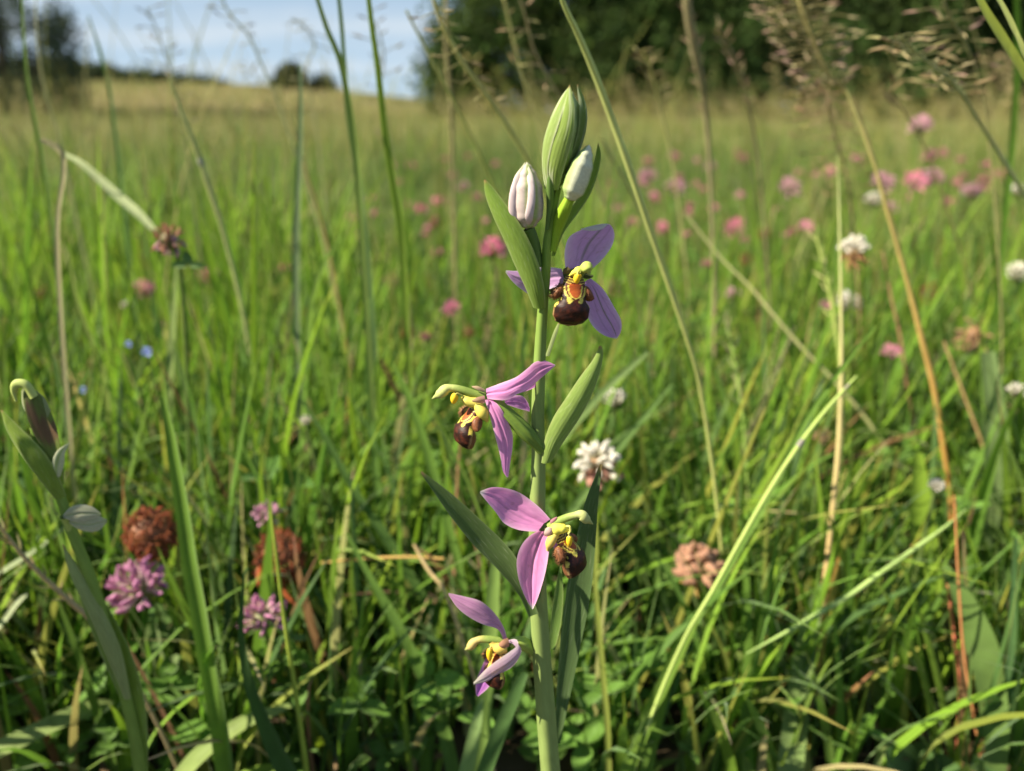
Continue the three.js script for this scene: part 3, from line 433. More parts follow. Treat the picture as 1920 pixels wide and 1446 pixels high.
// the second orchid, out of focus at the left
{
  DO = 0.215;
  const t = thing('bee_orchid', 'blurred bee orchid at the left edge with a dark green bud and whitish sepals', 'orchid', null, V(O(262, 1446).x, 0, -DO));
  const pts = E([[62, 800], [80, 860], [112, 930], [140, 1010], [172, 1090], [202, 1190], [232, 1290], [255, 1390], [264, 1446]]); pts.push(V(t.position.x, 0, -DO));
  mk('stem', tube(pts, sm([[0, 0.0010], [0.4, 0.0016], [1, 0.0022]]), { nu: 14, nv: 40, color: (u, q) => mul([0.15, 0.23, 0.04], grain(u, q * 4)) }), waxM, t);
  bract([[102, 935, 1], [70, 895, 2], [36, 848, 2], [12, 806, 1], [1, 770, 0]], [[124, 930, 1], [104, 880, 2.4], [74, 838, 2.4], [36, 800, 1.4], [3, 768, 0]], t, { color: GREEN, bulge: 0.2 });
  bract([[232, 1310, 2], [196, 1225, 3], [160, 1140, 3], [128, 1070, 2], [117, 1022, 1]], [[246, 1310, 2], [226, 1215, 1], [186, 1130, 1], [145, 1062, 1], [118, 1020, 1]], t, { color: [0.28, 0.33, 0.12], bulge: 0.2, name: 'leaf' });
  bract([[258, 1440, 0], [232, 1330, 0], [190, 1230, -1], [150, 1120, -1], [140, 1060, -1]], [[278, 1440, 0], [272, 1320, 0], [240, 1210, -1], [190, 1120, -1], [142, 1058, -1]], t, { color: GREEN, bulge: -0.15, name: 'leaf' });
  const f = new THREE.Group(); f.name = 'flower'; t.add(f); f.userData.label = 'closed dark green flower bud under a pale hooked tip';
  mk('sepal', patch(E([[88, 800, 0], [60, 790, 0], [42, 760, 0], [40, 735, 0]]), E([[95, 770, 0], [82, 745, 0], [60, 728, 0], [44, 726, 0]]), { bulge: 0.2, color: [0.30, 0.34, 0.16], nu: 14, nv: 14 }), petalM, f);
  mk('sepal', patch(E([[96, 868, 1], [66, 818, 2], [48, 775, 2.4], [44, 742, 2], [52, 728, 1.6]]), E([[114, 852, 0], [108, 812, -0.6], [94, 770, -0.6], [76, 742, 0.4], [58, 726, 1.4]]), { bulge: 0.28, nu: 20, nv: 20, color: (u, t) => mul(mixc([0.15, 0.20, 0.05], [0.16, 0.10, 0.06], smoothstep(fbm(u * 4, t * 3, 3), 0.5, 0.7)), grain(u, t)) }), petalM, f);
  bract([[96, 915, -3], [76, 868, -3], [60, 812, -3], [50, 768, -3], [46, 728, -3]], [[120, 910, -4], [116, 852, -5], [104, 800, -5], [86, 758, -5], [48, 724, -3]], t, { color: GREEN, bulge: -0.3 });
  mk('column', tube(E([[64, 745, 2], [48, 722, 2], [32, 720, 2], [26, 733, 2], [30, 752, 2]]), sm([[0, 0.0011], [0.5, 0.0013], [1, 0.0004]]), { nu: 12, nv: 18, color: [0.36, 0.42, 0.12] }), waxM, f);
  const f2 = new THREE.Group(); f2.name = 'flower'; t.add(f2); f2.userData.label = 'pale flower with a bent white sepal';
  mk('sepal', patch(E([[100, 892, 2], [97, 868, 2], [106, 846, 2], [131, 829, 2]]), E([[113, 894, 2], [120, 870, 2.4], [122, 848, 2.4], [131, 830, 2]]), { bulge: 0.2, nu: 14, nv: 16, color: (u, q) => mul(mixc([0.50, 0.52, 0.34], [0.30, 0.38, 0.12], Math.exp(-Math.pow((u - 0.5) / 0.12, 2))), grain(u, q)) }), petalM, f2);
  const veiny = petalColor({ main: [0.40, 0.40, 0.28], pale: [0.50, 0.49, 0.38], tip: [0.36, 0.40, 0.2], tipAt: 0.85, rib: [0.22, 0.30, 0.08], ribK: 0.8, vein: [0.26, 0.30, 0.14] });
  mk('sepal', patch(E([[118, 966, 2], [132, 951, 3], [152, 946, 3], [172, 950, 3], [189, 962, 3]]), E([[120, 972, 2], [136, 977, 3.5], [154, 978, 3.5], [172, 974, 3], [190, 966, 3]]), { bulge: 0.16, nu: 20, nv: 18, color: veiny, relief: petalRelief(0.0004) }), petalM, f2);
  mk('sepal', patch(E([[122, 970, 1], [140, 968, 2], [160, 968, 2.2], [180, 966, 2], [200, 974, 1.6]]), E([[126, 978, 1], [142, 990, 2], [162, 997, 2], [184, 995, 2], [201, 979, 1.6]]), { bulge: 0.16, nu: 20, nv: 18, color: veiny, relief: petalRelief(0.0004) }), petalM, f2);
  mk('ovary', tube(E([[135, 1000, 0], [126, 980, 1], [120, 968, 2]]), () => 0.0012, { nu: 10, nv: 10, color: [0.3, 0.38, 0.1] }), waxM, f2);
  DO = DW;
}

// ---------------------------------------------------------------- single grasses that stand out, traced as real blades at their own distance
const C = { green: [0.118, 0.235, 0.022], bright: [0.205, 0.335, 0.024], blue: [0.105, 0.19, 0.05], olive: [0.26, 0.29, 0.045], straw: [0.38, 0.35, 0.14], pale: [0.36, 0.40, 0.21], brown: [0.24, 0.13, 0.055], rust: [0.34, 0.15, 0.03], dark: [0.05, 0.10, 0.022], tan: [0.30, 0.21, 0.11] };
const flowers = [];                             // where heads and single blades stand, so that the sward leaves them open to view
function keepOpen(px, D, w) { px.forEach((p, i) => { const q = px[i + 1]; if (q) for (let k = 0; k < 1; k += 0.34) flowers.push([lerp(p[0], q[0], k), lerp(p[1], q[1], k), w * 0.5, Array.isArray(D) ? Math.min(...D) : D]); }); }
function rooted(pts, lead = 0.5) {
  const a = pts[pts.length - 2], b = pts[pts.length - 1], v = V(0, 0, 0).subVectors(b, a).normalize();
  if (b.y > 0.004) { const t = b.y / Math.max(0.25, -v.y), e = V(b.x + v.x * t * lead, 0, b.z + v.z * t * lead); e.y = ground(e.x, e.z) - 0.004; pts.push(b.clone().lerp(e, 0.5).add(V(v.x * t * lead * 0.12, 0, 0)), e); }
  return pts;
}
function traced(px, D, root = true) {
  const [D0, D1] = Array.isArray(D) ? D : [D, D], n = px.length;
  const pts = px.map((p, i) => onZ(p[0], p[1], lerp(D0, D1, i / Math.max(1, n - 1))));
  return root ? rooted(pts) : pts;
}
const widthOf = (w, n, total, px, D) => { const sc = px.map((p) => scaleAt(p[1], Array.isArray(D) ? (D[0] + D[1]) / 2 : D)); return (t) => { const k = t * (total - 1), i = clamp(k, 0, n - 1), j = (i / (n - 1)) * (w.length - 1), a = Math.floor(j), b = Math.min(w.length - 1, a + 1), s = sc[Math.round(i)]; return lerp(w[a], w[b], j - a) * s; }; };
const tone = (c, c2) => (u, t) => { const cc = c2 ? mixc(c, c2, t) : c; return mul(cc, 0.84 + 0.32 * noise(t * 26, u * 3 + 11) + 0.10 * (Math.cos(u * 37) > 0.2 ? 1 : -0.4)); };
function blade(label, px, D, w, c, { c2, cup = 0.3, twist = 0, face = V(-0.25, 0.3, 1), group, root = true, wave = 0 } = {}) {
  if (Math.max(...w) >= 13) keepOpen(px, D, Math.max(...w));
  const pts = traced(px, D, root), t = ribbon(pts, widthOf(w, px.length, pts.length, px, D), face, { nu: 6, nv: 40, cup, twist, wave, color: tone(c, c2) });
  const base = pts[pts.length - 1], g = thing('grass_plant', label, 'grass blade', group, V(base.x, base.y, base.z));
  mk('leaf', t, grassM, g);
  return g;
}
// spikelet shapes shared by all panicles
const spikeletG = [0, 1, 2].map((k) => { const g = tube([V(0, 0, 0), V(0.06 * k, 0.35, 0), V(0.1, 0.7, 0.03), V(0.02, 1, 0)], sm([[0, 0.03], [0.35, 0.13 + 0.02 * k], [0.7, 0.09], [1, 0.005]]), { nu: 6, nv: 7, flat: 0.6, color: (u, t) => [0.75 + 0.5 * noise(t * 6 + k, u * 4), 0.75 + 0.5 * noise(t * 6 + k, u * 4), 0.75 + 0.5 * noise(t * 6 + k, u * 4)] }); return g; });
const spikeM = {}; const spikeMat = (c) => (spikeM[c.join()] ??= M({ transmission: 0.25, thickness: 0, specularIntensity: 0.3, color: new THREE.Color().setRGB(...c) }));
function culm(label, px, D, w, c, { c2, plume, group, root = true, node, sheath } = {}) {
  if (Math.max(...w) >= 9) keepOpen(px, D, Math.max(...w));
  const pts = traced(px, D, root), cv = curve(pts), wf = widthOf(w, px.length, pts.length, px, D), base = pts[pts.length - 1];
  const g = thing(plume ? 'seeding_grass' : 'grass_stalk', label, plume ? 'seeding grass' : 'grass stalk', group, V(base.x, base.y, base.z));
  mk('stem', tube(cv, (t) => wf(t) * 0.36, { nu: 8, nv: 44, color: tone(mul(c, 1.5), c2 && mul(c2, 1.45)) }), culmM, g);
  for (const [at, col] of node ?? []) mk('node', tube([cv.getPoint(at - 0.016), cv.getPoint(at), cv.getPoint(at + 0.016)], (t) => wf(at) * (0.37 + 0.06 * Math.sin(Math.PI * t)), { nu: 8, nv: 6, color: col }), grassM, g);
  if (sheath) mk('leaf', ribbon([cv.getPoint(sheath[0]), ...sheath[2].map((p) => onZ(p[0], p[1], Array.isArray(D) ? D[0] : D))].reverse(), (t) => Math.sin(Math.PI * clamp(t * 0.9 + 0.1, 0, 1)) * sheath[1] * scaleAt(px[0][1], Array.isArray(D) ? D[0] : D), V(-0.2, 0.3, 1), { color: tone(c) }), grassM, g);
  if (plume) {   // { to: share of the stem that bears spikelets, n, reach px, size px, c, droop }
    const s = scaleAt(px[0][1], Array.isArray(D) ? D[0] : D), br = [];
    for (let i = 0; i < plume.n; i++) {
      const f = (i + rnd() * 0.6) / plume.n, t = f * plume.to, p = cv.getPoint(t), tg = cv.getTangent(t).negate(), a = i * 2.39 + rr(-.5, .5), reach = plume.reach * s * (0.25 + 0.75 * Math.sin(Math.PI * clamp(0.12 + f * 0.8, 0, 1))) * rr(0.5, 1.1);
      const out = V(Math.cos(a), 0, Math.sin(a)).addScaledVector(tg, plume.up ?? 0.9).normalize(), e = p.clone().addScaledVector(out, reach).add(V(-0.12 * reach, -(plume.droop ?? 0.1) * reach, 0));
      if (reach > 2 * s) br.push(tube([p, p.clone().lerp(e, 0.5).add(V(0, reach * 0.08, 0)), e], () => s * 0.9, { nu: 4, nv: 4, color: c }));
      const m = new THREE.Mesh(spikeletG[i % 3], spikeMat(plume.c[i % plume.c.length])); m.name = 'spikelet'; m.castShadow = m.receiveShadow = true;
      const L = plume.size * s * rr(0.7, 1.2), dir = out.clone().add(V(rr(-.3, .3), rr(-.5, .3), rr(-.3, .3))).normalize();
      m.position.copy(e).sub(g.position); m.quaternion.setFromUnitVectors(V(0, 1, 0), dir); m.scale.set(L * 0.66, L * 1.15, L * 0.66); g.add(m);
    }
    if (br.length) mk('branch', merge(br), grassM, g);
  }
  return g;
}
const plumeBrown = [[0.50, 0.38, 0.24], [0.42, 0.28, 0.20], [0.50, 0.44, 0.24], [0.46, 0.30, 0.25]], plumeTan = [[0.40, 0.33, 0.17], [0.34, 0.25, 0.13], [0.30, 0.28, 0.12]], plumeGreen = [[0.22, 0.25, 0.10], [0.28, 0.26, 0.13]];

// stalks crossing the trees
culm('long pale green stalk slanting down right, passing close to the top bud', [[1040, -60], [1056, 4], [1082, 60], [1112, 130], [1150, 230], [1192, 350], [1222, 440], [1256, 540], [1290, 640], [1312, 720]], [0.27, 0.32], [10, 13, 17, 18, 15, 12, 11], [0.34, 0.39, 0.13], { c2: [0.34, 0.35, 0.11] });
culm('straw stalk from the sky edge of the trees down to the white bud, with hanging spikelets', [[806, -20], [830, 48], [868, 118], [920, 190], [968, 262], [1010, 340], [1040, 420], [1070, 520]], [0.36, 0.42], [8, 11, 12, 10, 9], C.straw, { c2: C.olive, plume: { to: 0.34, n: 22, reach: 34, size: 26, c: plumeTan, up: 0.2, droop: 0.5 } });
culm('thin straw stalk left of the orchid, slanting from the tree edge to the white bud', [[762, 20], [790, 75], [835, 160], [868, 225], [905, 300], [930, 360], [960, 440]], [0.42, 0.48], [6, 8, 8, 8], [0.31, 0.31, 0.11], { c2: C.olive });
culm('brownish upright stalk in front of the left end of the dark trees', [[838, -60], [836, 40], [838, 110], [846, 190], [848, 260], [850, 330], [852, 420]], [0.6, 0.65], [8, 11, 9], [0.20, 0.17, 0.08], {});
culm('pale stalk behind the top bud, falling to the right in front of the trees', [[938, -40], [950, 20], [966, 90], [985, 160], [1010, 240]], [0.5, 0.56], [6, 7, 6], C.straw, { plume: { to: 0.7, n: 12, reach: 16, size: 20, c: plumeTan, up: 0.8 } });
culm('stalk with a loose plume drooping left above the top bud', [[965, -30], [985, 30], [1000, 90], [1030, 150], [1060, 200]], [0.46, 0.5], [4, 6, 6], [0.24, 0.2, 0.1], { plume: { to: 0.9, n: 16, reach: 46, size: 24, c: [[0.32, 0.22, 0.13], [0.27, 0.25, 0.11]], up: 0.5, droop: 0.3 } });
culm('straw stalk to the right of the cream bud, running down behind the lilac flower', [[1128, 262], [1160, 318], [1190, 372], [1224, 450], [1270, 560], [1310, 660]], [0.5, 0.58], [9, 10, 8], [0.31, 0.31, 0.12], {});
culm('thick tapering brown plume stalk upright before the trees, right of the long pale stalk', [[1282, -60], [1290, 20], [1302, 90], [1314, 150], [1322, 200], [1330, 290]], [0.55, 0.6], [20, 24, 18, 12], [0.20, 0.17, 0.09], { plume: { to: 0.6, n: 26, reach: 12, size: 22, c: plumeBrown, up: 2 } });
culm('narrow brown plume leaning left, between the upright plume and the large brown plume', [[1345, 52], [1362, 82], [1382, 125], [1398, 175], [1412, 240], [1424, 320]], [0.55, 0.62], [8, 10, 8], [0.21, 0.18, 0.09], { plume: { to: 0.5, n: 26, reach: 13, size: 22, c: plumeBrown, up: 1.6 } });
culm('soft pale plume standing before the trees, right of the top bud', [[1205, 95], [1216, 120], [1228, 160], [1240, 210], [1258, 290]], [0.6, 0.66], [5, 6, 6], C.straw, { plume: { to: 0.5, n: 24, reach: 26, size: 18, c: plumeTan, up: 0.8 } });
culm('large drooping brown grass plume before the trees, upper right', [[1478, -70], [1500, 10], [1522, 70], [1552, 135], [1592, 180], [1622, 250], [1650, 340], [1676, 430], [1700, 520], [1722, 610], [1745, 690], [1762, 790], [1785, 920], [1795, 1040], [1800, 1180]], [0.5, 0.5], [7, 9, 9, 10, 11, 12, 13, 10], [0.33, 0.29, 0.11], { c2: [0.34, 0.16, 0.05], plume: { to: 0.25, n: 120, reach: 84, size: 22, c: plumeBrown, up: 0.35, droop: 0.28 } });
culm('brown plume hanging over the pale grass, below the large brown plume', [[1530, 150], [1552, 190], [1562, 240], [1585, 320], [1600, 420]], [0.55, 0.6], [5, 6, 6], C.tan, { plume: { to: 0.6, n: 60, reach: 62, size: 21, c: [[0.30, 0.20, 0.10], [0.33, 0.28, 0.10], [0.25, 0.14, 0.09]], up: 0.2, droop: 0.4 } });
culm('tan plume with long spikelets in front of the right trees', [[1688, 66], [1716, 96], [1752, 128], [1782, 150], [1812, 190], [1850, 250], [1890, 318], [1935, 392]], [0.36, 0.42], [6, 8, 9, 8], [0.28, 0.29, 0.12], { plume: { to: 0.42, n: 38, reach: 56, size: 34, c: plumeTan, up: 0.5, droop: 0.15 } });
culm('plume at the top right with drooping spikelets, above the tan plume', [[1752, -60], [1772, 10], [1792, 50], [1818, 100], [1838, 160], [1852, 240]], [0.42, 0.46], [5, 7, 6], [0.26, 0.24, 0.1], { plume: { to: 0.6, n: 26, reach: 48, size: 36, c: [[0.34, 0.28, 0.14], [0.30, 0.19, 0.15]], up: 0.4, droop: 0.2 } });
culm('thin tan stalk with two spikelets low on the trees, under the tan plume', [[1694, 150], [1672, 172], [1690, 200], [1712, 236], [1740, 290]], [0.5, 0.55], [4, 5, 5], C.tan, { plume: { to: 0.4, n: 5, reach: 26, size: 34, c: plumeTan, up: 0.9 } });
blade('thick yellow green blade crossing the top right corner', [[1826, -20], [1850, 25], [1880, 72], [1905, 112], [1935, 160], [1990, 250]], [0.26, 0.3], [14, 20, 22, 22], [0.22, 0.26, 0.045], {});
blade('bright narrow blade at the top right corner, right of the thick yellow green one', [[1856, -25], [1880, 12], [1902, 56], [1918, 92], [1950, 160]], [0.25, 0.28], [10, 13, 14], [0.36, 0.40, 0.13], {});
blade('upright green blade at the right edge before the trees', [[1905, -10], [1908, 60], [1906, 130], [1902, 210], [1895, 300]], [0.6, 0.62], [8, 12, 12], C.green, {});
// sky side
blade('green blade against the sky, bending to the right', [[590, -20], [612, 50], [636, 108], [650, 170], [660, 230], [668, 300], [674, 380]], [0.36, 0.38], [8, 11, 13, 12], [0.15, 0.22, 0.045], {});
blade('upright blue green blade against the sky beside the bending one', [[634, -20], [642, 60], [646, 120], [652, 200], [664, 280], [680, 400], [690, 500]], [0.37, 0.42], [8, 10, 14, 14], [0.12, 0.2, 0.06], {});
blade('tall bright green blade rising to the top edge at the right of the sky', [[688, -30], [698, 50], [708, 120], [716, 190], [724, 260], [738, 350], [752, 440], [760, 560]], [0.34, 0.4], [9, 12, 15, 16, 14], [0.18, 0.27, 0.03], {});
culm('dark stalk with a few hooked seeds against the sky, left of the trees', [[690, 20], [712, 66], [720, 110], [714, 160], [728, 240]], [0.6, 0.64], [3, 4, 4], [0.16, 0.15, 0.08], { plume: { to: 0.9, n: 16, reach: 40, size: 22, c: [[0.16, 0.13, 0.08], [0.22, 0.19, 0.1]], up: 0.6 } });
culm('hazy seeding grass against the sky, in the left half', [[275, 15], [296, 60], [312, 110], [325, 145], [338, 210], [352, 300], [366, 400]], [0.62, 0.68], [3, 4, 5, 5], [0.22, 0.22, 0.1], { plume: { to: 0.6, n: 24, reach: 34, size: 18, c: [[0.18, 0.17, 0.13], [0.24, 0.2, 0.14]], up: 0.5 } });
culm('hazy seeding grass against the sky with a bent top', [[405, -30], [430, 25], [465, 65], [490, 120], [520, 190], [548, 270], [575, 350], [610, 470]], [0.55, 0.62], [4, 5, 6, 6], [0.31, 0.31, 0.15], { plume: { to: 0.3, n: 14, reach: 26, size: 20, c: [[0.22, 0.2, 0.15], [0.28, 0.25, 0.16]], up: 0.4 } });
culm('faint thin seeding grass near the middle of the sky', [[545, 35], [572, 52], [590, 80], [575, 130], [590, 220]], [0.7, 0.75], [3, 4, 4], [0.24, 0.23, 0.12], { plume: { to: 0.7, n: 16, reach: 30, size: 16, c: [[0.26, 0.25, 0.14]], up: 0.3, droop: 0.4 } });
blade('hazy blue green blade against the sky over the left hill', [[166, 30], [180, 70], [194, 118], [204, 160], [212, 215], [222, 300]], [0.55, 0.6], [4, 10, 11, 10], C.blue, {});
blade('green culm crossing the left tree', [[40, -30], [42, 30], [46, 90], [52, 150], [62, 210], [76, 280], [88, 360]], [0.42, 0.46], [6, 9, 12, 12], [0.12, 0.2, 0.03], {});
culm('pale thin stalk crossing the left tree trunk', [[66, -30], [70, 70], [80, 150], [96, 210], [110, 260]], [0.6, 0.62], [4, 6, 6], [0.28, 0.27, 0.13], {});
// middle band, left
blade('pale blade bent like a roof above the blurred brown clover at left', [[118, 288], [150, 305], [190, 340], [225, 372], [258, 400], [288, 432]], [0.48, 0.44], [8, 12, 17, 19, 17, 10], [0.38, 0.43, 0.22], { root: false, face: V(0.2, 0.8, 0.6) });
blade('pale folded blade top beside the bent roof blade', [[76, 262], [96, 270], [116, 286], [119, 330], [113, 370], [108, 420], [110, 520]], [0.35, 0.36], [8, 14, 12, 11, 12], [0.36, 0.32, 0.17], {});
culm('straw stalk with a white painted sun highlight, left of the sky gap', [[318, 150], [335, 195], [355, 245], [372, 290], [390, 345], [412, 410], [428, 470], [450, 560]], [0.4, 0.44], [6, 11, 15, 16, 13, 10], [0.32, 0.34, 0.14], { node: [[0.36, [0.62, 0.62, 0.5]]] });  // the white band is a sun highlight painted as a joint
blade('upright grey green blade in the left middle, tip at the sky', [[562, 120], [564, 200], [562, 290], [558, 380], [556, 460], [556, 560]], [0.44, 0.46], [5, 10, 14, 16, 14], [0.16, 0.22, 0.10], {});
culm('straw stalk ending in orange, to the right of the grey green blade', [[522, 160], [545, 230], [562, 280], [578, 335], [594, 385], [610, 440]], [0.5, 0.54], [5, 8, 9, 7], [0.34, 0.32, 0.13], { c2: [0.36, 0.2, 0.08] });
blade('bright narrow blade, tall, left of the rust coloured clover heads', [[640, 440], [610, 490], [590, 540], [578, 600], [572, 680]], [0.45, 0.46], [4, 10, 12, 12], [0.14, 0.23, 0.035], {});
blade('wide bright blade with yellowish lit edge, at the left', [[306, 745], [318, 800], [330, 870], [345, 960], [358, 1050], [376, 1150], [395, 1260], [412, 1350], [425, 1446]], [0.27, 0.25], [10, 26, 32, 36, 38, 38], [0.13, 0.235, 0.028], { cup: 0.55 });
blade('dark green blade with a hooked tip in the lower left', [[464, 1064], [458, 1078], [455, 1120], [452, 1180], [458, 1235], [474, 1300], [498, 1360], [520, 1410], [545, 1460]], [0.25, 0.24], [3, 6, 11, 18, 28, 38, 44], [0.045, 0.10, 0.022], { cup: 0.3 });
culm('olive stalk crossing in front of the rust and pink clover heads', [[508, 955], [514, 1010], [524, 1090], [533, 1160], [545, 1240], [560, 1340], [574, 1446]], [0.26, 0.25], [6, 9, 11, 13, 15], [0.19, 0.24, 0.03], {});
blade('broad pale blade lying across the bottom left corner', [[232, 1312], [205, 1322], [160, 1332], [110, 1352], [60, 1376], [0, 1404], [-70, 1440]], [0.29, 0.26], [18, 34, 38, 38, 36], [0.24, 0.32, 0.10], { face: V(-0.2, 0.9, 0.5), cup: 0.15 });
blade('pale arching blade at the bottom, left of the dark hooked one', [[556, 1318], [520, 1332], [476, 1346], [430, 1372], [390, 1402], [355, 1436], [310, 1500]], [0.27, 0.25], [8, 24, 34, 36, 36], [0.25, 0.33, 0.10], { face: V(-0.2, 0.9, 0.5), cup: 0.2 });
culm('dry brownish seed stalk slanting across the left edge', [[-20, 960], [15, 1008], [50, 1050], [95, 1095], [140, 1135], [178, 1168], [210, 1205]], [0.25, 0.26], [7, 10, 12, 14, 11], [0.26, 0.20, 0.10], { plume: { to: 0.6, n: 14, reach: 9, size: 28, c: plumeTan, up: 2.4 } });
blade('short pale blade at the left edge, upper of two', [[120, 990], [95, 1010], [62, 1035], [20, 1062], [-30, 1095]], [0.32, 0.31], [5, 13, 14, 14], [0.34, 0.40, 0.22], { face: V(-0.2, 0.9, 0.4) });
blade('short pale blade at the left edge, lower of two', [[50, 1114], [32, 1132], [10, 1162], [-20, 1200]], [0.3, 0.29], [8, 14, 15, 15], [0.40, 0.45, 0.27], { face: V(-0.2, 0.9, 0.4) });
blade('yellow green culm left, running down from the blurred pink clover', [[128, 470], [138, 540], [155, 600], [178, 660], [196, 720], [205, 800]], [0.42, 0.42], [6, 12, 15, 15], [0.20, 0.26, 0.05], {});
blade('pale green upright blade in the left middle beside the blue flowers', [[330, 500], [326, 580], [320, 660], [318, 740], [316, 820]], [0.44, 0.42], [6, 15, 18, 16], [0.23, 0.30, 0.09], {});
blade('fresh green blade reaching up left of the hooded flower', [[735, 680], [760, 730], [790, 810], [815, 890], [840, 980], [860, 1060]], [0.34, 0.32], [5, 14, 18, 18, 16], [0.12, 0.22, 0.03], {});
blade('dark green slanting blade passing left of the third flower', [[560, 740], [610, 820], [665, 920], [720, 1000], [770, 1080], [820, 1160]], [0.34, 0.32], [5, 15, 20, 20], [0.075, 0.15, 0.028], {});
blade('upright mid green blade between the left clovers and the orchid', [[690, 560], [690, 640], [692, 740], [700, 840], [712, 950], [725, 1080]], [0.4, 0.38], [6, 14, 16, 18], [0.105, 0.20, 0.032], {});
blade('long slanting blade under the left end of the dry cross stalk', [[650, 1000], [690, 1075], [740, 1160], [790, 1260], [830, 1360], [850, 1446]], [0.3, 0.27], [6, 20, 26, 26], [0.105, 0.195, 0.03], {});
culm('thin orange stalk lying level, left of the long dark bract', [[832, 1048], [780, 1045], [720, 1046], [660, 1050], [600, 1056]], [0.3, 0.31], [6, 8, 8, 6], [0.30, 0.19, 0.06], { root: false });
culm('bent tan stalk by the long dark bract, crossing the level orange one', [[776, 1020], [792, 1050], [808, 1075], [826, 1096], [846, 1140]], [0.3, 0.29], [8, 12, 10, 8], [0.34, 0.25, 0.12], {});
blade('lit pale blade standing behind the fading lowest flower', [[930, 1048], [926, 1100], [922, 1160], [916, 1220], [912, 1280], [906, 1360]], [0.26, 0.25], [18, 28, 30, 28], [0.18, 0.28, 0.06], {});
blade('dark blade standing under the fading lowest flower', [[985, 1262], [972, 1290], [950, 1340], [930, 1390], [905, 1460]], [0.23, 0.22], [12, 24, 28, 28], [0.06, 0.125, 0.03], {});
blade('pale lit blade at the bottom, left of the orchid stem', [[905, 1310], [895, 1350], [885, 1400], [870, 1470]], [0.25, 0.24], [5, 20, 26, 28], [0.20, 0.30, 0.10], {});
// right half
culm('upright pale stalk right of centre, brown in its lower half', [[1570, 290], [1573, 370], [1575, 460], [1577, 560], [1578, 660], [1576, 760], [1572, 850], [1562, 950], [1550, 1060], [1536, 1180], [1522, 1300], [1508, 1400], [1498, 1470]], [0.4, 0.28], [1, 5, 8, 12, 15, 13, 14, 17, 20], [0.30, 0.33, 0.14], { c2: [0.27, 0.13, 0.06] });
blade('long bright green blade rising to the right with a lit rim', [[1640, 612], [1602, 660], [1555, 722], [1510, 790], [1480, 850], [1440, 930], [1395, 1010], [1350, 1090], [1300, 1165], [1262, 1230], [1240, 1310]], [0.33, 0.27], [4, 10, 13, 13, 13, 18, 22], [0.125, 0.23, 0.03], { cup: 0.4 });
culm('stalk with whitish joints leaning right along the long bright blade', [[1606, 706], [1582, 732], [1550, 768], [1515, 812], [1488, 850], [1460, 892], [1425, 950], [1385, 1020], [1335, 1110], [1285, 1195]], [0.31, 0.27], [5, 10, 12, 11, 10, 9], [0.26, 0.33, 0.09], { node: [[0.07, [0.5, 0.46, 0.32]], [0.32, [0.42, 0.38, 0.34]]] });
culm('pale green stalk crossing low from the right in a straight slant', [[1812, 955], [1770, 990], [1720, 1026], [1660, 1068], [1600, 1112], [1530, 1154], [1470, 1188], [1400, 1226]], [0.31, 0.28], [2, 11, 14, 13, 3], [0.21, 0.29, 0.09], { root: false });
culm('thin straw stalk slanting down right in the right middle', [[1285, 400], [1350, 482], [1410, 542], [1450, 590], [1500, 648], [1560, 710], [1620, 780], [1690, 880], [1730, 930]], [0.5, 0.45], [5, 7, 8, 8, 9], [0.31, 0.30, 0.13], {});
culm('straw stalk beside the large plume stem, turning orange lower down', [[1588, 170], [1612, 230], [1640, 310], [1662, 390], [1685, 470], [1710, 560], [1730, 640], [1750, 720], [1768, 830], [1785, 960]], [0.42, 0.42], [4, 8, 10, 11, 16, 15, 12], [0.31, 0.30, 0.11], { c2: [0.40, 0.17, 0.035] });
culm('thin reddish stalk left of the orange one at right', [[1655, 470], [1672, 560], [1690, 640], [1702, 730], [1714, 800], [1730, 880]], [0.5, 0.48], [4, 7, 7, 6], [0.24, 0.13, 0.07], {});
culm('brown stalk at the right edge, slanting down', [[1770, 640], [1800, 720], [1830, 800], [1860, 880], [1890, 960], [1925, 1060]], [0.45, 0.42], [6, 7, 7, 6], [0.28, 0.18, 0.08], {});
blade('long slanting stalk from the trees to the right edge', [[1790, 150], [1830, 220], [1870, 280], [1905, 340], [1950, 420]], [0.5, 0.5], [5, 8, 9], [0.26, 0.30, 0.13], {});
blade('wide grey green blade at the right, standing alone', [[1852, 660], [1856, 710], [1862, 770], [1866, 830], [1868, 900]], [0.42, 0.4], [26, 40, 44, 40], [0.15, 0.22, 0.075], { cup: 0.4 });
blade('very wide lit green leaf blade low on the right', [[1722, 850], [1726, 940], [1732, 1040], [1738, 1140], [1744, 1230], [1750, 1300]], [0.36, 0.32], [16, 46, 58, 56, 40], [0.17, 0.27, 0.022], { cup: 0.45 });
blade('wide pale blade with a reddish edge at the bottom right of centre', [[1540, 1095], [1524, 1150], [1510, 1220], [1498, 1300], [1488, 1380], [1480, 1460]], [0.31, 0.27], [16, 34, 42, 44, 44], [0.17, 0.25, 0.075], { cup: 0.35 });
blade('narrow orange tipped blade beside the brown stalk low at right', [[1572, 1046], [1565, 1080], [1556, 1120], [1546, 1170], [1538, 1230]], [0.31, 0.3], [5, 12, 14, 13], [0.40, 0.23, 0.05], { c2: [0.28, 0.28, 0.06] });
culm('thin red brown stalk low at right, falling to the bottom edge', [[1790, 930], [1795, 1040], [1800, 1130], [1808, 1230], [1824, 1330], [1842, 1446]], [0.3, 0.28], [6, 7, 7, 7], [0.30, 0.13, 0.05], {});
culm('short red stalk segment left of the thin red brown one', [[1776, 1085], [1784, 1150], [1792, 1215], [1800, 1270]], [0.31, 0.3], [5, 9, 8], [0.36, 0.11, 0.06], {});
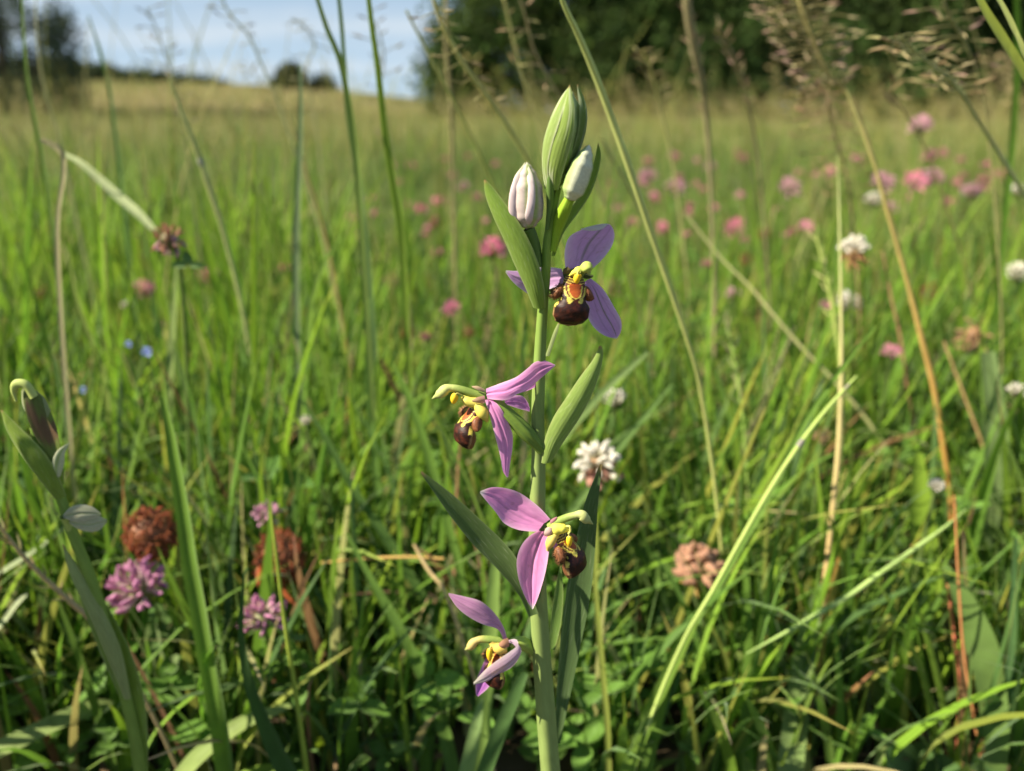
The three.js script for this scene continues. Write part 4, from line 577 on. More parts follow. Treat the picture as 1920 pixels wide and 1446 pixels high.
blade('upright blue green blade at the right edge, low', [[1905, 1010], [1902, 1090], [1898, 1170], [1894, 1250], [1888, 1330]], [0.3, 0.28], [9, 15, 17, 15], [0.08, 0.165, 0.05], {});
blade('broad sorrel like leaf rising from the right bottom, reddish edge', [[1770, 1060], [1800, 1110], [1830, 1180], [1850, 1250], [1862, 1320], [1868, 1400]], [0.31, 0.27], [14, 40, 56, 52, 36], [0.12, 0.20, 0.045], { cup: 0.2, wave: 0.25 });
blade('short pale blade pointing up near the bottom right', [[1668, 1378], [1660, 1400], [1648, 1440], [1630, 1500]], [0.28, 0.27], [4, 18, 22, 24], [0.26, 0.34, 0.11], {});
blade('slanting olive blade low in the middle right', [[1380, 1225], [1410, 1255], [1440, 1300], [1470, 1340], [1500, 1390]], [0.3, 0.28], [14, 26, 26, 20], [0.19, 0.24, 0.06], { face: V(0.3, 0.8, 0.6) });
blade('wide lit blade stub beside the short pale blade near the bottom right', [[1640, 1262], [1650, 1300], [1662, 1335], [1680, 1370], [1690, 1430]], [0.31, 0.3], [16, 30, 36, 30], [0.21, 0.30, 0.055], {});
blade('green blade right of the orchid stem at the bottom', [[1320, 1130], [1280, 1210], [1240, 1290], [1205, 1370], [1170, 1460]], [0.28, 0.26], [10, 22, 26, 26], [0.14, 0.235, 0.03], {});
blade('narrow yellow green blade right of the dark orchid leaf', [[1116, 960], [1118, 1020], [1116, 1090], [1122, 1170], [1130, 1260], [1138, 1350]], [0.28, 0.26], [5, 9, 11, 11], [0.24, 0.28, 0.05], {});
blade('blurred green blade behind the leaning bract', [[1215, 660], [1180, 690], [1140, 725], [1090, 780], [1050, 830]], [0.36, 0.36], [6, 13, 15, 12], [0.17, 0.25, 0.08], { root: false });
blade('blurred blade right of the white clover head, slanting down left', [[1260, 720], [1210, 780], [1160, 840], [1100, 920], [1040, 1010]], [0.36, 0.33], [5, 12, 15, 15], [0.13, 0.22, 0.055], {});
blade('broad lit leaf left of the closed tan clover head', [[1200, 1010], [1222, 1048], [1248, 1090], [1262, 1130], [1268, 1190]], [0.36, 0.34], [14, 46, 58, 36], [0.10, 0.18, 0.03], { cup: 0.2 });
culm('green flowering grass spike right of the orchid, upright', [[1362, 600], [1372, 650], [1384, 710], [1392, 770], [1398, 850], [1404, 960]], [0.42, 0.4], [6, 9, 8, 7], [0.17, 0.25, 0.05], { plume: { to: 0.45, n: 22, reach: 7, size: 24, c: plumeGreen, up: 2.6 } });
culm('pale green flowering grass spike in the right middle, beside the upright pale stalk', [[1530, 440], [1545, 500], [1556, 550], [1566, 610], [1576, 690]], [0.46, 0.44], [6, 8, 8], [0.23, 0.28, 0.07], { plume: { to: 0.6, n: 16, reach: 11, size: 26, c: [[0.26, 0.30, 0.09], [0.31, 0.31, 0.12]], up: 2 } });

// ---------------------------------------------------------------- clovers and small flowers
const PK = { tip: [0.70, 0.22, 0.40], base: [0.62, 0.42, 0.46] }, PM = { tip: [0.55, 0.24, 0.40], base: [0.74, 0.58, 0.58] }, RUST = { tip: [0.33, 0.085, 0.026], base: [0.22, 0.08, 0.03] }, WHITE = { tip: [0.78, 0.74, 0.66], base: [0.60, 0.56, 0.38] }, TANPINK = { tip: [0.46, 0.25, 0.16], base: [0.44, 0.30, 0.13] }, FADE = { tip: [0.42, 0.20, 0.12], base: [0.46, 0.27, 0.20] };
function floretShape(kind, k) {                    // unit length floret: a narrow tube opening in a folded hood
  const w = kind === 'dry' ? 0.08 : kind === 'white' ? 0.15 : 0.105, cu = kind === 'dry' ? 0.28 : 0.16;
  return (col) => tube([V(0, 0, 0), V(0.02 * k, 0.35, 0.02), V(cu * 0.5, 0.7, 0), V(cu * (0.8 + 0.5 * k), 1, 0.04 * k)], sm([[0, 0.05], [0.3, w * 0.62], [0.72, w], [0.92, w * 0.75], [1, 0.015]]), { nu: 7, nv: 8, flat: 0.62, color: (u, t) => mul(mixc(col.base, col.tip, smoothstep(t, 0.25, 0.75)), 0.75 + 0.5 * noise(u * 7 + k, t * 7)) });
}
const floretCache = {};
function florets(kind, col, key) { return (floretCache[kind + key] ??= [0, 1, 2].map((k) => floretShape(kind, k)(col))); }
const UP = V(0, 1, 0);
// a trefoil leaf, three blunt leaflets with a pale chevron, in its own unit size
function leaflet(w = 0.62) {
  return grid(6, 8, (u, t) => { const x = 2 * u - 1, ww = w * 0.5 * Math.pow(Math.sin(Math.PI * Math.pow(clamp(0.02 + t * 0.96, 0, 1), 0.8)), 0.7), chev = Math.exp(-Math.pow((t - 0.5 - 0.22 * Math.abs(x) + 0.1) / 0.07, 2)); return { p: V(x * ww, 0.10 * x * x - 0.12 * t * t, t), c: mul(mixc([1, 1, 1], [1.7, 1.5, 2.6], chev * 0.5), 0.9 + 0.2 * noise(u * 9, t * 9)) }; });
}
const trefoil = (() => { const parts = []; for (const a of [-1.9, 0, 1.9]) parts.push(leaflet().rotateX(-0.25).translate(0, 0, 0.05).rotateY(a)); return merge(parts); })();
const leafMats = {}; const tinted = (c) => (leafMats[c.join()] ??= M({ transmission: 0.42, thickness: 0, clearcoat: 0.2, clearcoatRoughness: 0.5, specularIntensity: 0.5, color: new THREE.Color().setRGB(...c) }));
function headFlorets(g, c, axis, r, { kind, col, key, n, from = -0.35, len = 0.72, drop = 0, start = 0.38, jitter = 0.25, wide = 1 }) {
  const fs = florets(kind, col, key), q = new THREE.Quaternion().setFromUnitVectors(UP, axis);
  for (let i = 0; i < n; i++) {
    const y = lerp(1, from, Math.pow((i + 0.5) / n, 0.9)), a = i * 2.39996 + rr(-.2, .2), s = Math.sqrt(Math.max(0, 1 - y * y));
    const out = V(s * Math.cos(a), y, s * Math.sin(a)), dir = out.clone().add(V(gauss() * jitter, 0.55 - drop * 1.5 + gauss() * jitter, gauss() * jitter)).normalize();
    const p = out.clone().multiply(V(0.9, 1, 0.9)).multiplyScalar(r * start).applyQuaternion(q).add(c);
    const m = new THREE.Mesh(fs[i % 3], petalM); m.name = 'floret'; m.castShadow = m.receiveShadow = true;
    m.position.copy(p).sub(g.position); m.quaternion.setFromUnitVectors(UP, dir.applyQuaternion(q)).multiply(new THREE.Quaternion().setFromAxisAngle(UP, rnd() * 6.28));
    const L = r * len * 1.08 * rr(0.8, 1.15); m.scale.set(L * 1.5 * wide, L, L * 1.5 * wide); g.add(m);
  }
}
function cloverThing(label, category, px, py, D, stemTo, group) {
  flowers.push([px, py, 42, D]);
  const c = onZ(px, py, D), foot = V(c.x + (stemTo ?? rr(-0.02, 0.02)), 0, c.z + rr(-0.015, 0.015)); foot.y = ground(foot.x, foot.z);
  const g = thing('clover', label, category, group, foot); return { g, c, foot };
}
function cloverStem(g, c, foot, axis, r, rad = 0.0009, col = [0.15, 0.22, 0.05]) {
  mk('stem', tube([c.clone().addScaledVector(axis, -r * 0.3), c.clone().addScaledVector(axis, -r * 1.3), c.clone().lerp(foot, 0.6).add(V(0.004, 0, 0)), foot.clone().setY(foot.y - 0.005)], () => rad, { nu: 7, nv: 16, color: (u, t) => mul(col, grain(u, t * 3)) }), leafM, g);
}
function core(g, c, axis, r, col) { mk('receptacle', tube([c.clone().addScaledVector(axis, -r * 0.62), c.clone().addScaledVector(axis, -r * 0.2), c.clone().addScaledVector(axis, r * 0.2), c.clone().addScaledVector(axis, r * 0.55)], sm([[0, r * 0.12], [0.35, r * 0.5], [0.7, r * 0.45], [1, r * 0.05]]), { nu: 12, nv: 10, ribs: 5, ribAmp: 0.1, color: (u, t) => mul(col, grain(u * 2, t)) }), solidM, g); }
function leaves(g, at, n, size, col) { for (let i = 0; i < n; i++) { const m = new THREE.Mesh(trefoil, tinted(col)); m.name = 'leaf'; m.castShadow = m.receiveShadow = true; m.position.copy(at).sub(g.position).add(V(rr(-.008, .008), rr(-.006, .002), rr(-.004, .008))); m.rotation.set(rr(-.4, .7), rr(0, 6.3), rr(-.4, .4)); m.scale.setScalar(size * rr(0.8, 1.2)); g.add(m); } }
function bigClover(label, category, px, py, wpx, D, opt) {
  const { g, c, foot } = cloverThing(label, category, px, py, D, opt.lean), r = (wpx / 2) * scaleAt(py, D), axis = (opt.axis ?? V(-0.1, 1, 0.25)).clone().normalize();
  cloverStem(g, c, foot, axis, r, opt.stemR, opt.stemC);
  core(g, c, axis, r * (opt.coreR ?? 1), opt.coreC ?? [0.13, 0.13, 0.05]);
  for (const f of opt.florets) headFlorets(g, c, axis, r, f);
  if (opt.leaves) leaves(g, c.clone().addScaledVector(axis, -r * 1.6), opt.leaves, r * 1.1, [0.09, 0.17, 0.03]);
  return g;
}
const pinkF = (key = 'pink', col = PK, n = 46) => ({ kind: 'pink', col, key, n, from: -0.45 }), rustF = (n = 60, k = 3.4) => ({ kind: 'dry', col: RUST, key: 'rust', n: Math.round(n * k), from: -0.95, drop: 0.35, len: 0.36, start: 0.72, jitter: 0.5, wide: 1.25 });
bigClover('withered rust brown clover head above the mauve one, lower left', 'clover', 283, 1000, 98, 0.31, { florets: [rustF(70)], coreR: 1.5, coreC: [0.20, 0.075, 0.03], axis: V(0.1, 1, 0.3), lean: 0.03 });
bigClover('mauve pink clover head with separate florets, just under the rust brown head', 'clover', 262, 1108, 108, 0.295, { florets: [pinkF('mauve', PM, 50)], lean: -0.008, axis: V(-0.25, 1, 0.35), leaves: 1 });
bigClover('withered rust clover head hanging in red threads behind the olive stalk', 'clover', 526, 1042, 96, 0.32, { florets: [rustF(64), { kind: 'dry', col: { tip: [0.42, 0.10, 0.025], base: [0.36, 0.09, 0.03] }, key: 'thread', n: 14, from: -0.98, drop: 1.5, len: 1.15, start: 0.5, jitter: 0.2 }], coreR: 1.5, coreC: [0.20, 0.075, 0.03], axis: V(0.2, 1, 0.2) });
bigClover('pale pink clover head peeping over the rust head by the olive stalk', 'clover', 500, 972, 56, 0.33, { florets: [{ kind: 'pink', col: { tip: [0.64, 0.34, 0.48], base: [0.68, 0.50, 0.54] }, key: 'palepink', n: 30, from: -0.1 }] });
bigClover('pink and cream clover head low behind the dark hooked blade', 'clover', 495, 1160, 84, 0.285, { florets: [{ kind: 'pink', col: { tip: [0.62, 0.28, 0.46], base: [0.74, 0.60, 0.52] }, key: 'creampink', n: 44, from: -0.5 }], axis: V(0, 1, 0.15), leaves: 1 });
bigClover('brown and pale pink clover head under the bent roof blade at left', 'clover', 315, 450, 58, 0.36, { florets: [{ kind: 'dry', col: FADE, key: 'fade', n: 40, from: -0.6, drop: 0.2 }, { kind: 'pink', col: { tip: [0.50, 0.28, 0.34], base: [0.5, 0.32, 0.3] }, key: 'fadepink', n: 10, from: -0.9, drop: 1.2, len: 0.8 }], axis: V(-0.3, 1, 0.2), leaves: 1 });
bigClover('bright pink round clover head just left of the upper bract', 'clover', 925, 472, 50, 0.66, { florets: [pinkF('pink', { tip: [0.82, 0.26, 0.46], base: [0.84, 0.52, 0.58] }, 46)], axis: V(0, 1, 0.2) });
bigClover('white clover with drooping rosy lower florets, right of the leaning bract', 'clover', 1122, 872, 74, 0.335, { florets: [{ kind: 'white', col: WHITE, key: 'white', n: 20, from: 0.05, len: 0.85 }, { kind: 'white', col: { tip: [0.56, 0.30, 0.22], base: [0.5, 0.24, 0.18] }, key: 'rosy', n: 16, from: -0.9, drop: 1.1, len: 0.9, start: 0.3 }, { kind: 'white', col: WHITE, key: 'white', n: 5, from: -0.5, drop: 0.6, len: 0.9 }], coreC: [0.3, 0.16, 0.08], lean: 0.015 });
bigClover('closed tan and pink clover head like a barrel, right of the orchid', 'clover', 1308, 1074, 80, 0.325, { florets: [{ kind: 'white', col: TANPINK, key: 'tanpink', n: 44, from: -0.75, drop: -0.5, len: 0.95, start: 0.42, jitter: 0.08, wide: 1.35 }, { kind: 'dry', col: { tip: [0.52, 0.33, 0.10], base: [0.45, 0.28, 0.08] }, key: 'ochre', n: 16, from: -0.95, drop: 0.9, len: 0.6 }], coreR: 1.3, coreC: [0.34, 0.2, 0.09], axis: V(0, 1, 0.1) });
bigClover('white clover with a brown skirt, right of centre beside the upright pale stalk', 'clover', 1603, 472, 54, 0.5, { florets: [{ kind: 'white', col: WHITE, key: 'white', n: 26, from: 0.1 }, { kind: 'dry', col: { tip: [0.46, 0.22, 0.11], base: [0.4, 0.22, 0.1] }, key: 'skirt', n: 20, from: -0.9, drop: 1.2, len: 0.8 }], coreC: [0.3, 0.18, 0.08] });
bigClover('withered tan clover with sprawling florets at the right', 'clover', 1826, 626, 56, 0.5, { florets: [{ kind: 'dry', col: { tip: [0.40, 0.24, 0.12], base: [0.3, 0.16, 0.08] }, key: 'tan', n: 30, from: -0.95, drop: 1.3, len: 0.95, jitter: 0.6 }], coreC: [0.2, 0.11, 0.05], axis: V(0.3, 1, 0) });

// heads farther away: a merged head of florets on a stem
function mergedHead(kind, col, n, from, drop = 0) {
  const list = [], v = V(0, 0, 0);
  for (let i = 0; i < n; i++) {
    const y = lerp(1, from, (i + 0.5) / n), a = i * 2.39996, s = Math.sqrt(Math.max(0, 1 - y * y)), out = V(s * Math.cos(a), y, s * Math.sin(a)), k = rr(0.75, 1.25);
    const g = floretShape(kind, i % 3)({ tip: mul(col.tip, k), base: mul(col.base, k) }), L = 0.72 * rr(0.8, 1.15);
    q0.setFromUnitVectors(UP, v.copy(out).add(V(0, 0.5 - drop * 1.5, 0)).normalize());
    g.applyMatrix4(m4.compose(out.multiplyScalar(0.38), q0, V(L * 1.35, L, L * 1.35))); list.push(g);
  }
  list.push(tube([V(0, -0.6, 0), V(0, -0.2, 0), V(0, 0.2, 0), V(0, 0.5, 0)], sm([[0, 0.1], [0.4, 0.5], [1, 0.05]]), { nu: 8, nv: 6, color: [0.13, 0.13, 0.05] }));
  return merge(list);
}
const heads = {
  pink: [mergedHead('pink', { tip: [0.82, 0.24, 0.44], base: [0.82, 0.48, 0.54] }, 34, -0.5), mergedHead('pink', { tip: [0.80, 0.28, 0.48], base: [0.80, 0.50, 0.54] }, 30, -0.4)],
  dusky: [mergedHead('pink', { tip: [0.62, 0.20, 0.30], base: [0.58, 0.32, 0.30] }, 32, -0.6)],
  rose: [mergedHead('pink', { tip: [0.66, 0.34, 0.46], base: [0.62, 0.42, 0.42] }, 32, -0.5)],
  rust: [mergedHead('dry', RUST, 36, -0.9, 0.6)],
  white: [mergedHead('white', WHITE, 30, -0.1)],
  fawn: [mergedHead('dry', { tip: [0.42, 0.27, 0.15], base: [0.34, 0.2, 0.1] }, 30, -0.8, 0.5)],
};
const far = (kind, px, py, w, label, real = kind === 'white' ? 0.019 : 0.022) => {
  const v = (py - 723) / FPX; let D = Math.min(real * FPX / w * (cT - v * sT), 6);
  let c = onZ(px, py, D); while (c.y < 0.125 && D > 0.34) { D *= 0.96; c = onZ(px, py, D); }
  flowers.push([px, py, w / 2 + 6, D]);
  const r = (w / 2) * scaleAt(py, D), foot = V(c.x + rr(-.02, .02), 0, c.z + rr(-.02, .02)); foot.y = ground(foot.x, foot.z);
  const g = thing('clover', label, 'clover', null, foot), m = new THREE.Mesh(heads[kind][Math.floor(rnd() * heads[kind].length)], petalM);
  m.name = 'flower_head'; m.position.copy(c).sub(foot); m.rotation.set(rr(-.1, .5), rr(0, 6), rr(-.3, .3)); m.scale.setScalar(r * 1.22); m.castShadow = m.receiveShadow = true; g.add(m);
  cloverStem(g, c, foot, V(0, 1, 0), r, 0.0009);
  return g;
};
far('pink', 270, 547, 34, 'egg shaped pink clover head alone at left, below the brown one');
far('pink', 392, 521, 34, 'pink clover head with a bud beside it, right of the egg shaped one');
far('pink', 532, 508, 22, 'small pink clover bud on its own stalk, left of the orchid');
far('pink', 848, 581, 28, 'small round pink clover head left of the stem, level with the lilac flower');
far('dusky', 820, 476, 20, 'narrow dusky clover bud left of the bright round pink head');
far('fawn', 736, 526, 26, 'fawn faded clover head in the grass left of the orchid');
far('dusky', 798, 634, 18, 'tiny pink clover bud low in the grass left of the stem');
far('rust', 762, 624, 18, 'tiny rust clover head beside the tiny low bud');
far('pink', 790, 396, 22, 'pink clover head in the left group beyond the orchid, middle of three');
far('pink', 825, 381, 20, 'pink clover head in the left group beyond the orchid, right of three');
far('dusky', 766, 388, 18, 'dusky pink clover head in the left group beyond the orchid, left of three');
far('dusky', 746, 345, 14, 'far dusky clover head above the left group beyond the orchid');
far('rose', 870, 352, 18, 'rose clover head near the tip of the upper bract');
far('rust', 820, 415, 22, 'rust coloured clover head below the left group beyond the orchid');
far('dusky', 850, 330, 14, 'small far clover head left above the tip of the upper bract');
far('dusky', 895, 372, 16, 'dark pink clover head touching the tip of the upper bract');
far('dusky', 660, 410, 16, 'small reddish clover head beside the tall green blades');
far('dusky', 132, 456, 18, 'small dull pink clover head near the left edge');
far('rust', 76, 548, 26, 'brown clover head in the grass at the left edge');
far('rust', 880, 622, 18, 'small rust head by the stem, under the lilac flower');
far('dusky', 1186, 420, 20, 'dark pink clover head by the long pale stalk');
far('rose', 1216, 335, 28, 'rose clover head far right of the cream bud, left of a pair');
far('rose', 1266, 356, 32, 'rose clover head far right of the cream bud, right of a pair');
far('fawn', 1146, 540, 34, 'fawn clover head touching the lilac petal');
far('dusky', 1245, 434, 18, 'small rose head below the pair right of the cream bud');
far('pink', 1375, 432, 32, 'vivid pink clover head in the right middle');
far('dusky', 1396, 450, 14, 'tiny dark pink bud beside the vivid pink head');
far('rust', 1432, 438, 18, 'rust orange head right of the vivid pink one');
far('pink', 1512, 429, 24, 'bright pink clover head left of the white clover with the brown skirt');
far('rose', 1480, 357, 38, 'pale rose clover head in the right middle, above the bright pink one');
far('pink', 1554, 322, 20, 'small vivid pink head high in the right middle');
far('dusky', 1393, 299, 18, 'dark pink head with a brown side, far right middle');
far('rose', 1333, 314, 16, 'faint rose head left of the dark pink one far away');
far('rose', 1262, 292, 14, 'faint far head in the grass, right of the cream bud');
far('rose', 1654, 346, 36, 'pale rose clover head left of the vivid pink pair at right');
far('pink', 1715, 345, 38, 'vivid pink clover head of a touching pair at right, the left one');
far('rose', 1748, 338, 34, 'pale pink clover head of a touching pair at right, the right one');
far('rose', 1725, 241, 38, 'tall pale pink clover head standing highest, before the dark trees');
far('rose', 1820, 364, 32, 'pale pink clover head at right, below the darker one');
far('dusky', 1846, 340, 22, 'darker pink clover head above the pale pink one at right');
far('dusky', 1876, 330, 20, 'dim clover head near the right edge');
far('white', 1638, 380, 30, 'white clover head with pink lower half at right');
far('rose', 1672, 392, 22, 'dull pink head just right of the half white one');
far('white', 1906, 362, 24, 'whitish pink head at the right edge');
far('white', 1590, 573, 40, 'white clover head low beside the upright pale stalk');
far('pink', 1548, 576, 20, 'pink clover bud left of the low white head');
far('pink', 1671, 663, 30, 'flat pink clover head low at right');
far('rust', 1740, 551, 34, 'rust brown clover head at right, between stalks');
far('white', 1908, 519, 40, 'white clover head cut by the right edge');
far('white', 1905, 737, 30, 'small cream clover head at the right edge');
far('white', 1754, 914, 26, 'small white clover head low at right among leaves');
far('fawn', 1543, 816, 26, 'small fawn head behind the joints of the leaning stalk');
far('white', 1155, 755, 40, 'dim whitish head behind the leaning bract');
far('dusky', 1326, 497, 18, 'dim pink head in the right middle grass');
far('rust', 1398, 485, 20, 'dim rust head beside the dim pink head');
far('rose', 1375, 553, 22, 'very dim rose head by the thin slanting stalk');
far('white', 238, 576, 18, 'small cream head left, under the egg shaped pink one');
far('white', 574, 790, 18, 'small white spot of a head low in the left middle');
far('rust', 1240, 1245, 20, 'small dark red head low behind the bright blade');

for (let i = 0; i < 74; i++) {                   // tiny heads that nothing tells apart
  const px = i < 40 ? rr(640, 1330) : rr(1180, 1915), py = rr(285, 445); if (Math.abs(px - 1050) < 95 && py > 290 && py < 460) continue;
  far(rnd() < 0.6 ? 'dusky' : 'pink', px, py, rr(11, 17), 'tiny blurred pink clover head far off among the meadow grass').userData.group = 'tiny far clover heads';
}
// speedwells
for (const f of [[277, 658, 12, 0.42], [242, 644, 9, 0.42], [157, 730, 9, 0.42]]) flowers.push(f);
function hides(p, h) { const D = -p.z, [x, y] = pixelOf(p), [x2, y2] = pixelOf(V(p.x, p.y + h, p.z)); return flowers.some((f) => D < f[3] - 0.004 && y2 < f[1] + f[2] && y > f[1] - f[2] && Math.abs((x + x2) / 2 - f[0]) < f[2] + 6 + h * 60) && rnd() < 0.9; }
for (const [px, py, w, label] of [[277, 658, 24, 'blue speedwell flower, the largest of three at left'], [242, 644, 16, 'whitish blue speedwell seen edge on, left of the largest'], [157, 730, 18, 'pale blue speedwell alone, lowest of the three at left']]) {
  const D = 0.42, c = onZ(px, py, D), r = (w / 2) * scaleAt(py, D), foot = V(c.x + 0.01, 0, c.z); foot.y = ground(foot.x, foot.z);
  const g = thing('speedwell', label, 'blue flower', null, foot);
  for (let k = 0; k < 4; k++) { const p = leaflet(0.95).scale(r, r, r).rotateX(-Math.PI / 2 + 0.5).rotateZ(k * 1.57 + 0.4).translate(c.x, c.y, c.z); p.attributes.color.array.forEach((x, i, a) => { a[i] = [0.34, 0.42, 0.80][i % 3] * (0.8 + 0.2 * x); }); mk('petal', p, petalM, g); }
  mk('stem', tube([c, c.clone().lerp(foot, 0.5), foot], () => 0.0006, { nu: 6, nv: 8, color: [0.12, 0.19, 0.05] }), leafM, g);
}
// leafy plants that can be told apart
function leafyPlant(label, px, py, D, list, col) {
  const c = onZ(px, py, D), foot = V(c.x, 0, c.z); foot.y = ground(foot.x, foot.z);
  const g = thing('leafy_plant', label, 'plant', null, foot);
  mk('stem', tube([c, c.clone().lerp(foot, 0.5), foot], () => 0.0011, { nu: 7, nv: 8, color: [0.14, 0.2, 0.05] }), leafM, g);
  for (const [a, b, w, dz] of list) { const p1 = onZ(a[0], a[1], D), p2 = onZ(b[0], b[1], D - dz), s = scaleAt(a[1], D); mk('leaf', ribbon([p1, p1.clone().lerp(p2, 0.35).add(V(0, 4 * s, 0)), p1.clone().lerp(p2, 0.7).add(V(0, 3 * s, 0)), p2], (t) => w * s * Math.pow(Math.sin(Math.PI * clamp(0.06 + 0.92 * t, 0, 1)), 0.7), V(-0.3, 0.7, 0.8), { nu: 10, nv: 18, cup: 0.18, color: veined(col, mul(col, 1.3), 6) }), leafM, g); }
}
leafyPlant('bright green leafy sprig in the bottom right corner', 1888, 1385, 0.285, [[[1888, 1390], [1850, 1300], 42, 0.01], [[1888, 1390], [1900, 1290], 44, 0.0], [[1888, 1390], [1950, 1330], 46, 0.012], [[1888, 1395], [1820, 1350], 36, 0.012], [[1888, 1400], [1850, 1450], 40, 0.02], [[1888, 1400], [1950, 1440], 44, 0.02]], [0.11, 0.22, 0.05]);
leafyPlant('pale green leaf pair with toothed edge in the lower left, beneath the mauve clover', 295, 1300, 0.3, [[[298, 1310], [288, 1160], 54, 0.005], [[300, 1310], [335, 1230], 40, 0.012]], [0.19, 0.27, 0.085]);
leafyPlant('dark rounded leaves near the bottom left, by the soil', 200, 1410, 0.29, [[[200, 1425], [190, 1345], 70, 0.01], [[200, 1430], [290, 1390], 56, 0.012], [[205, 1430], [130, 1450], 50, 0.015]], [0.085, 0.165, 0.03]);
leafyPlant('wide dark leaves low in the right middle under the slanting stalk', 1330, 1230, 0.33, [[[1330, 1240], [1390, 1190], 60, 0.01], [[1330, 1240], [1290, 1180], 56, 0.0], [[1335, 1240], [1440, 1270], 54, 0.014], [[1330, 1240], [1260, 1260], 50, 0.01]], [0.06, 0.125, 0.025]);
leafyPlant('broad bluish leaves at the bottom right of centre', 1720, 1446, 0.28, [[[1720, 1450], [1660, 1410], 70, 0.01], [[1720, 1450], [1760, 1400], 66, 0.0], [[1720, 1455], [1800, 1440], 60, 0.01]], [0.085, 0.165, 0.045]);
leafyPlant('green leaf rosette in the middle left behind the blades', 500, 880, 0.36, [[[500, 890], [470, 860], 44, 0.0], [[500, 890], [530, 870], 40, 0.01], [[500, 890], [590, 910], 30, 0.01], [[500, 895], [455, 900], 30, 0.014]], [0.085, 0.19, 0.028]);

// ---------------------------------------------------------------- the sward nobody could count
function swardBlade(bend, cup, seg = 6) {
  return grid(2, seg, (u, t) => { const x = 2 * u - 1, w = 0.5 * Math.pow(1 - Math.pow(t, 2.2), 0.8), a = bend * t * t; return { p: V(x * w, t * (1 - 0.28 * Math.abs(bend) * t), a * 0.75 + 0.02 * cup * w * x * x), c: mixc(mul([1, 1, 1], 0.9 + 0.1 * Math.abs(x)), [1.7, 1.15, 2.2], smoothstep(t, 0.82, 1) * 0.7) }; });
}
function scatter(name, label, category, geo, mat, n, place) {
  const im = new THREE.InstancedMesh(geo, mat, n), c = new THREE.Color(); let k = 0;
  for (let i = 0; i < n * 3 && k < n; i++) { const o = place(i); if (!o) continue; q0.setFromEuler(e0.set(o.rx ?? 0, o.ry ?? 0, o.rz ?? 0, 'YXZ')); im.setMatrixAt(k, m4.compose(o.p, q0, o.s)); im.setColorAt(k, c.setRGB(...o.c)); k++; }
  im.count = k; im.name = numbered(name); im.castShadow = im.receiveShadow = true; scene.add(im); return tag(im, label, category, null, 'stuff');
}
function sow(name, label, category, geo, mat, n, place) {   // the same as scatter, grown together into one sheet of blades
  const P = geo.attributes.position, N = geo.attributes.normal, K = geo.attributes.color, ix = geo.index.array, nv = P.count, n3 = new THREE.Matrix3(), v = V(0, 0, 0);
  const pos = new Float32Array(n * nv * 3), nor = new Float32Array(n * nv * 3), col = new Float32Array(n * nv * 3), idx = new Uint32Array(n * ix.length); let k = 0;
  for (let i = 0; i < n * 3 && k < n; i++) {
    const o = place(i); if (!o) continue;
    q0.setFromEuler(e0.set(o.rx ?? 0, o.ry ?? 0, o.rz ?? 0, 'YXZ')); m4.compose(o.p, q0, o.s); n3.getNormalMatrix(m4);
    for (let j = 0; j < nv; j++) {
      const a = (k * nv + j) * 3;
      v.fromBufferAttribute(P, j).applyMatrix4(m4); pos[a] = v.x; pos[a + 1] = v.y; pos[a + 2] = v.z;
      v.fromBufferAttribute(N, j).applyMatrix3(n3).normalize(); nor[a] = v.x; nor[a + 1] = v.y; nor[a + 2] = v.z;
      col[a] = K.getX(j) * o.c[0]; col[a + 1] = K.getY(j) * o.c[1]; col[a + 2] = K.getZ(j) * o.c[2];
    }
    for (let j = 0; j < ix.length; j++) idx[k * ix.length + j] = ix[j] + k * nv;
    k++;
  }
  const g = new THREE.BufferGeometry();
  g.setAttribute('position', new THREE.BufferAttribute(pos.subarray(0, k * nv * 3), 3)); g.setAttribute('normal', new THREE.BufferAttribute(nor.subarray(0, k * nv * 3), 3)); g.setAttribute('color', new THREE.BufferAttribute(col.subarray(0, k * nv * 3), 3));
  g.setIndex(new THREE.BufferAttribute(idx.subarray(0, k * ix.length), 1));
  const m = new THREE.Mesh(g, mat); m.name = numbered(name); m.castShadow = m.receiveShadow = true; scene.add(m); return tag(m, label, category, null, 'stuff');
}
const HALFW = 0.70;
function spot(D0, D1, power = 1) { const D = Math.sqrt(lerp(D0 * D0, D1 * D1, Math.pow(rnd(), power))), x = rr(-1, 1) * (HALFW * D + 0.12); return V(x, ground(x, -D), -D); }
const swardC = (y) => { const k = rnd(), s = rr(0.7, 1.3); const c = k < 0.5 ? C.green : k < 0.72 ? C.bright : k < 0.84 ? C.blue : k < 0.93 ? C.olive : k < 0.975 ? C.straw : C.brown; return [c[0] * s * rr(0.9, 1.1), c[1] * s, c[2] * s * rr(0.8, 1.2)]; };
const bends = [0.12, 0.35, 0.6, 1.0];
bends.forEach((b, i) => {
  const geo = swardBlade(b, 0.3, 6);
  sow('meadow_grass', ['fine upright green grass blades of the near meadow', 'leaning green grass blades of the near meadow', 'arching green grass blades of the near meadow', 'strongly curved green grass blades of the near meadow'][i], 'grass', geo, grassM, 5200, () => {
    const p = spot(0.27, 1.05, 1.25), D = -p.z; if (Math.abs(p.x) < 0.03 && D < 0.3) return null;
    const patchy = noise(p.x * 14 + 50, p.z * 14); if (rnd() > 0.35 + patchy) return null;
    const h = rr(0.06, 0.19) * (D < 0.34 ? 0.75 : 1); if (hides(p, h)) return null;
    return { p, ry: rr(0, 6.28), rx: rr(-.15, .25), rz: rr(-.1, .3), s: V(rr(0.0015, 0.0056), h, h * 0.8), c: swardC() };
  });
});
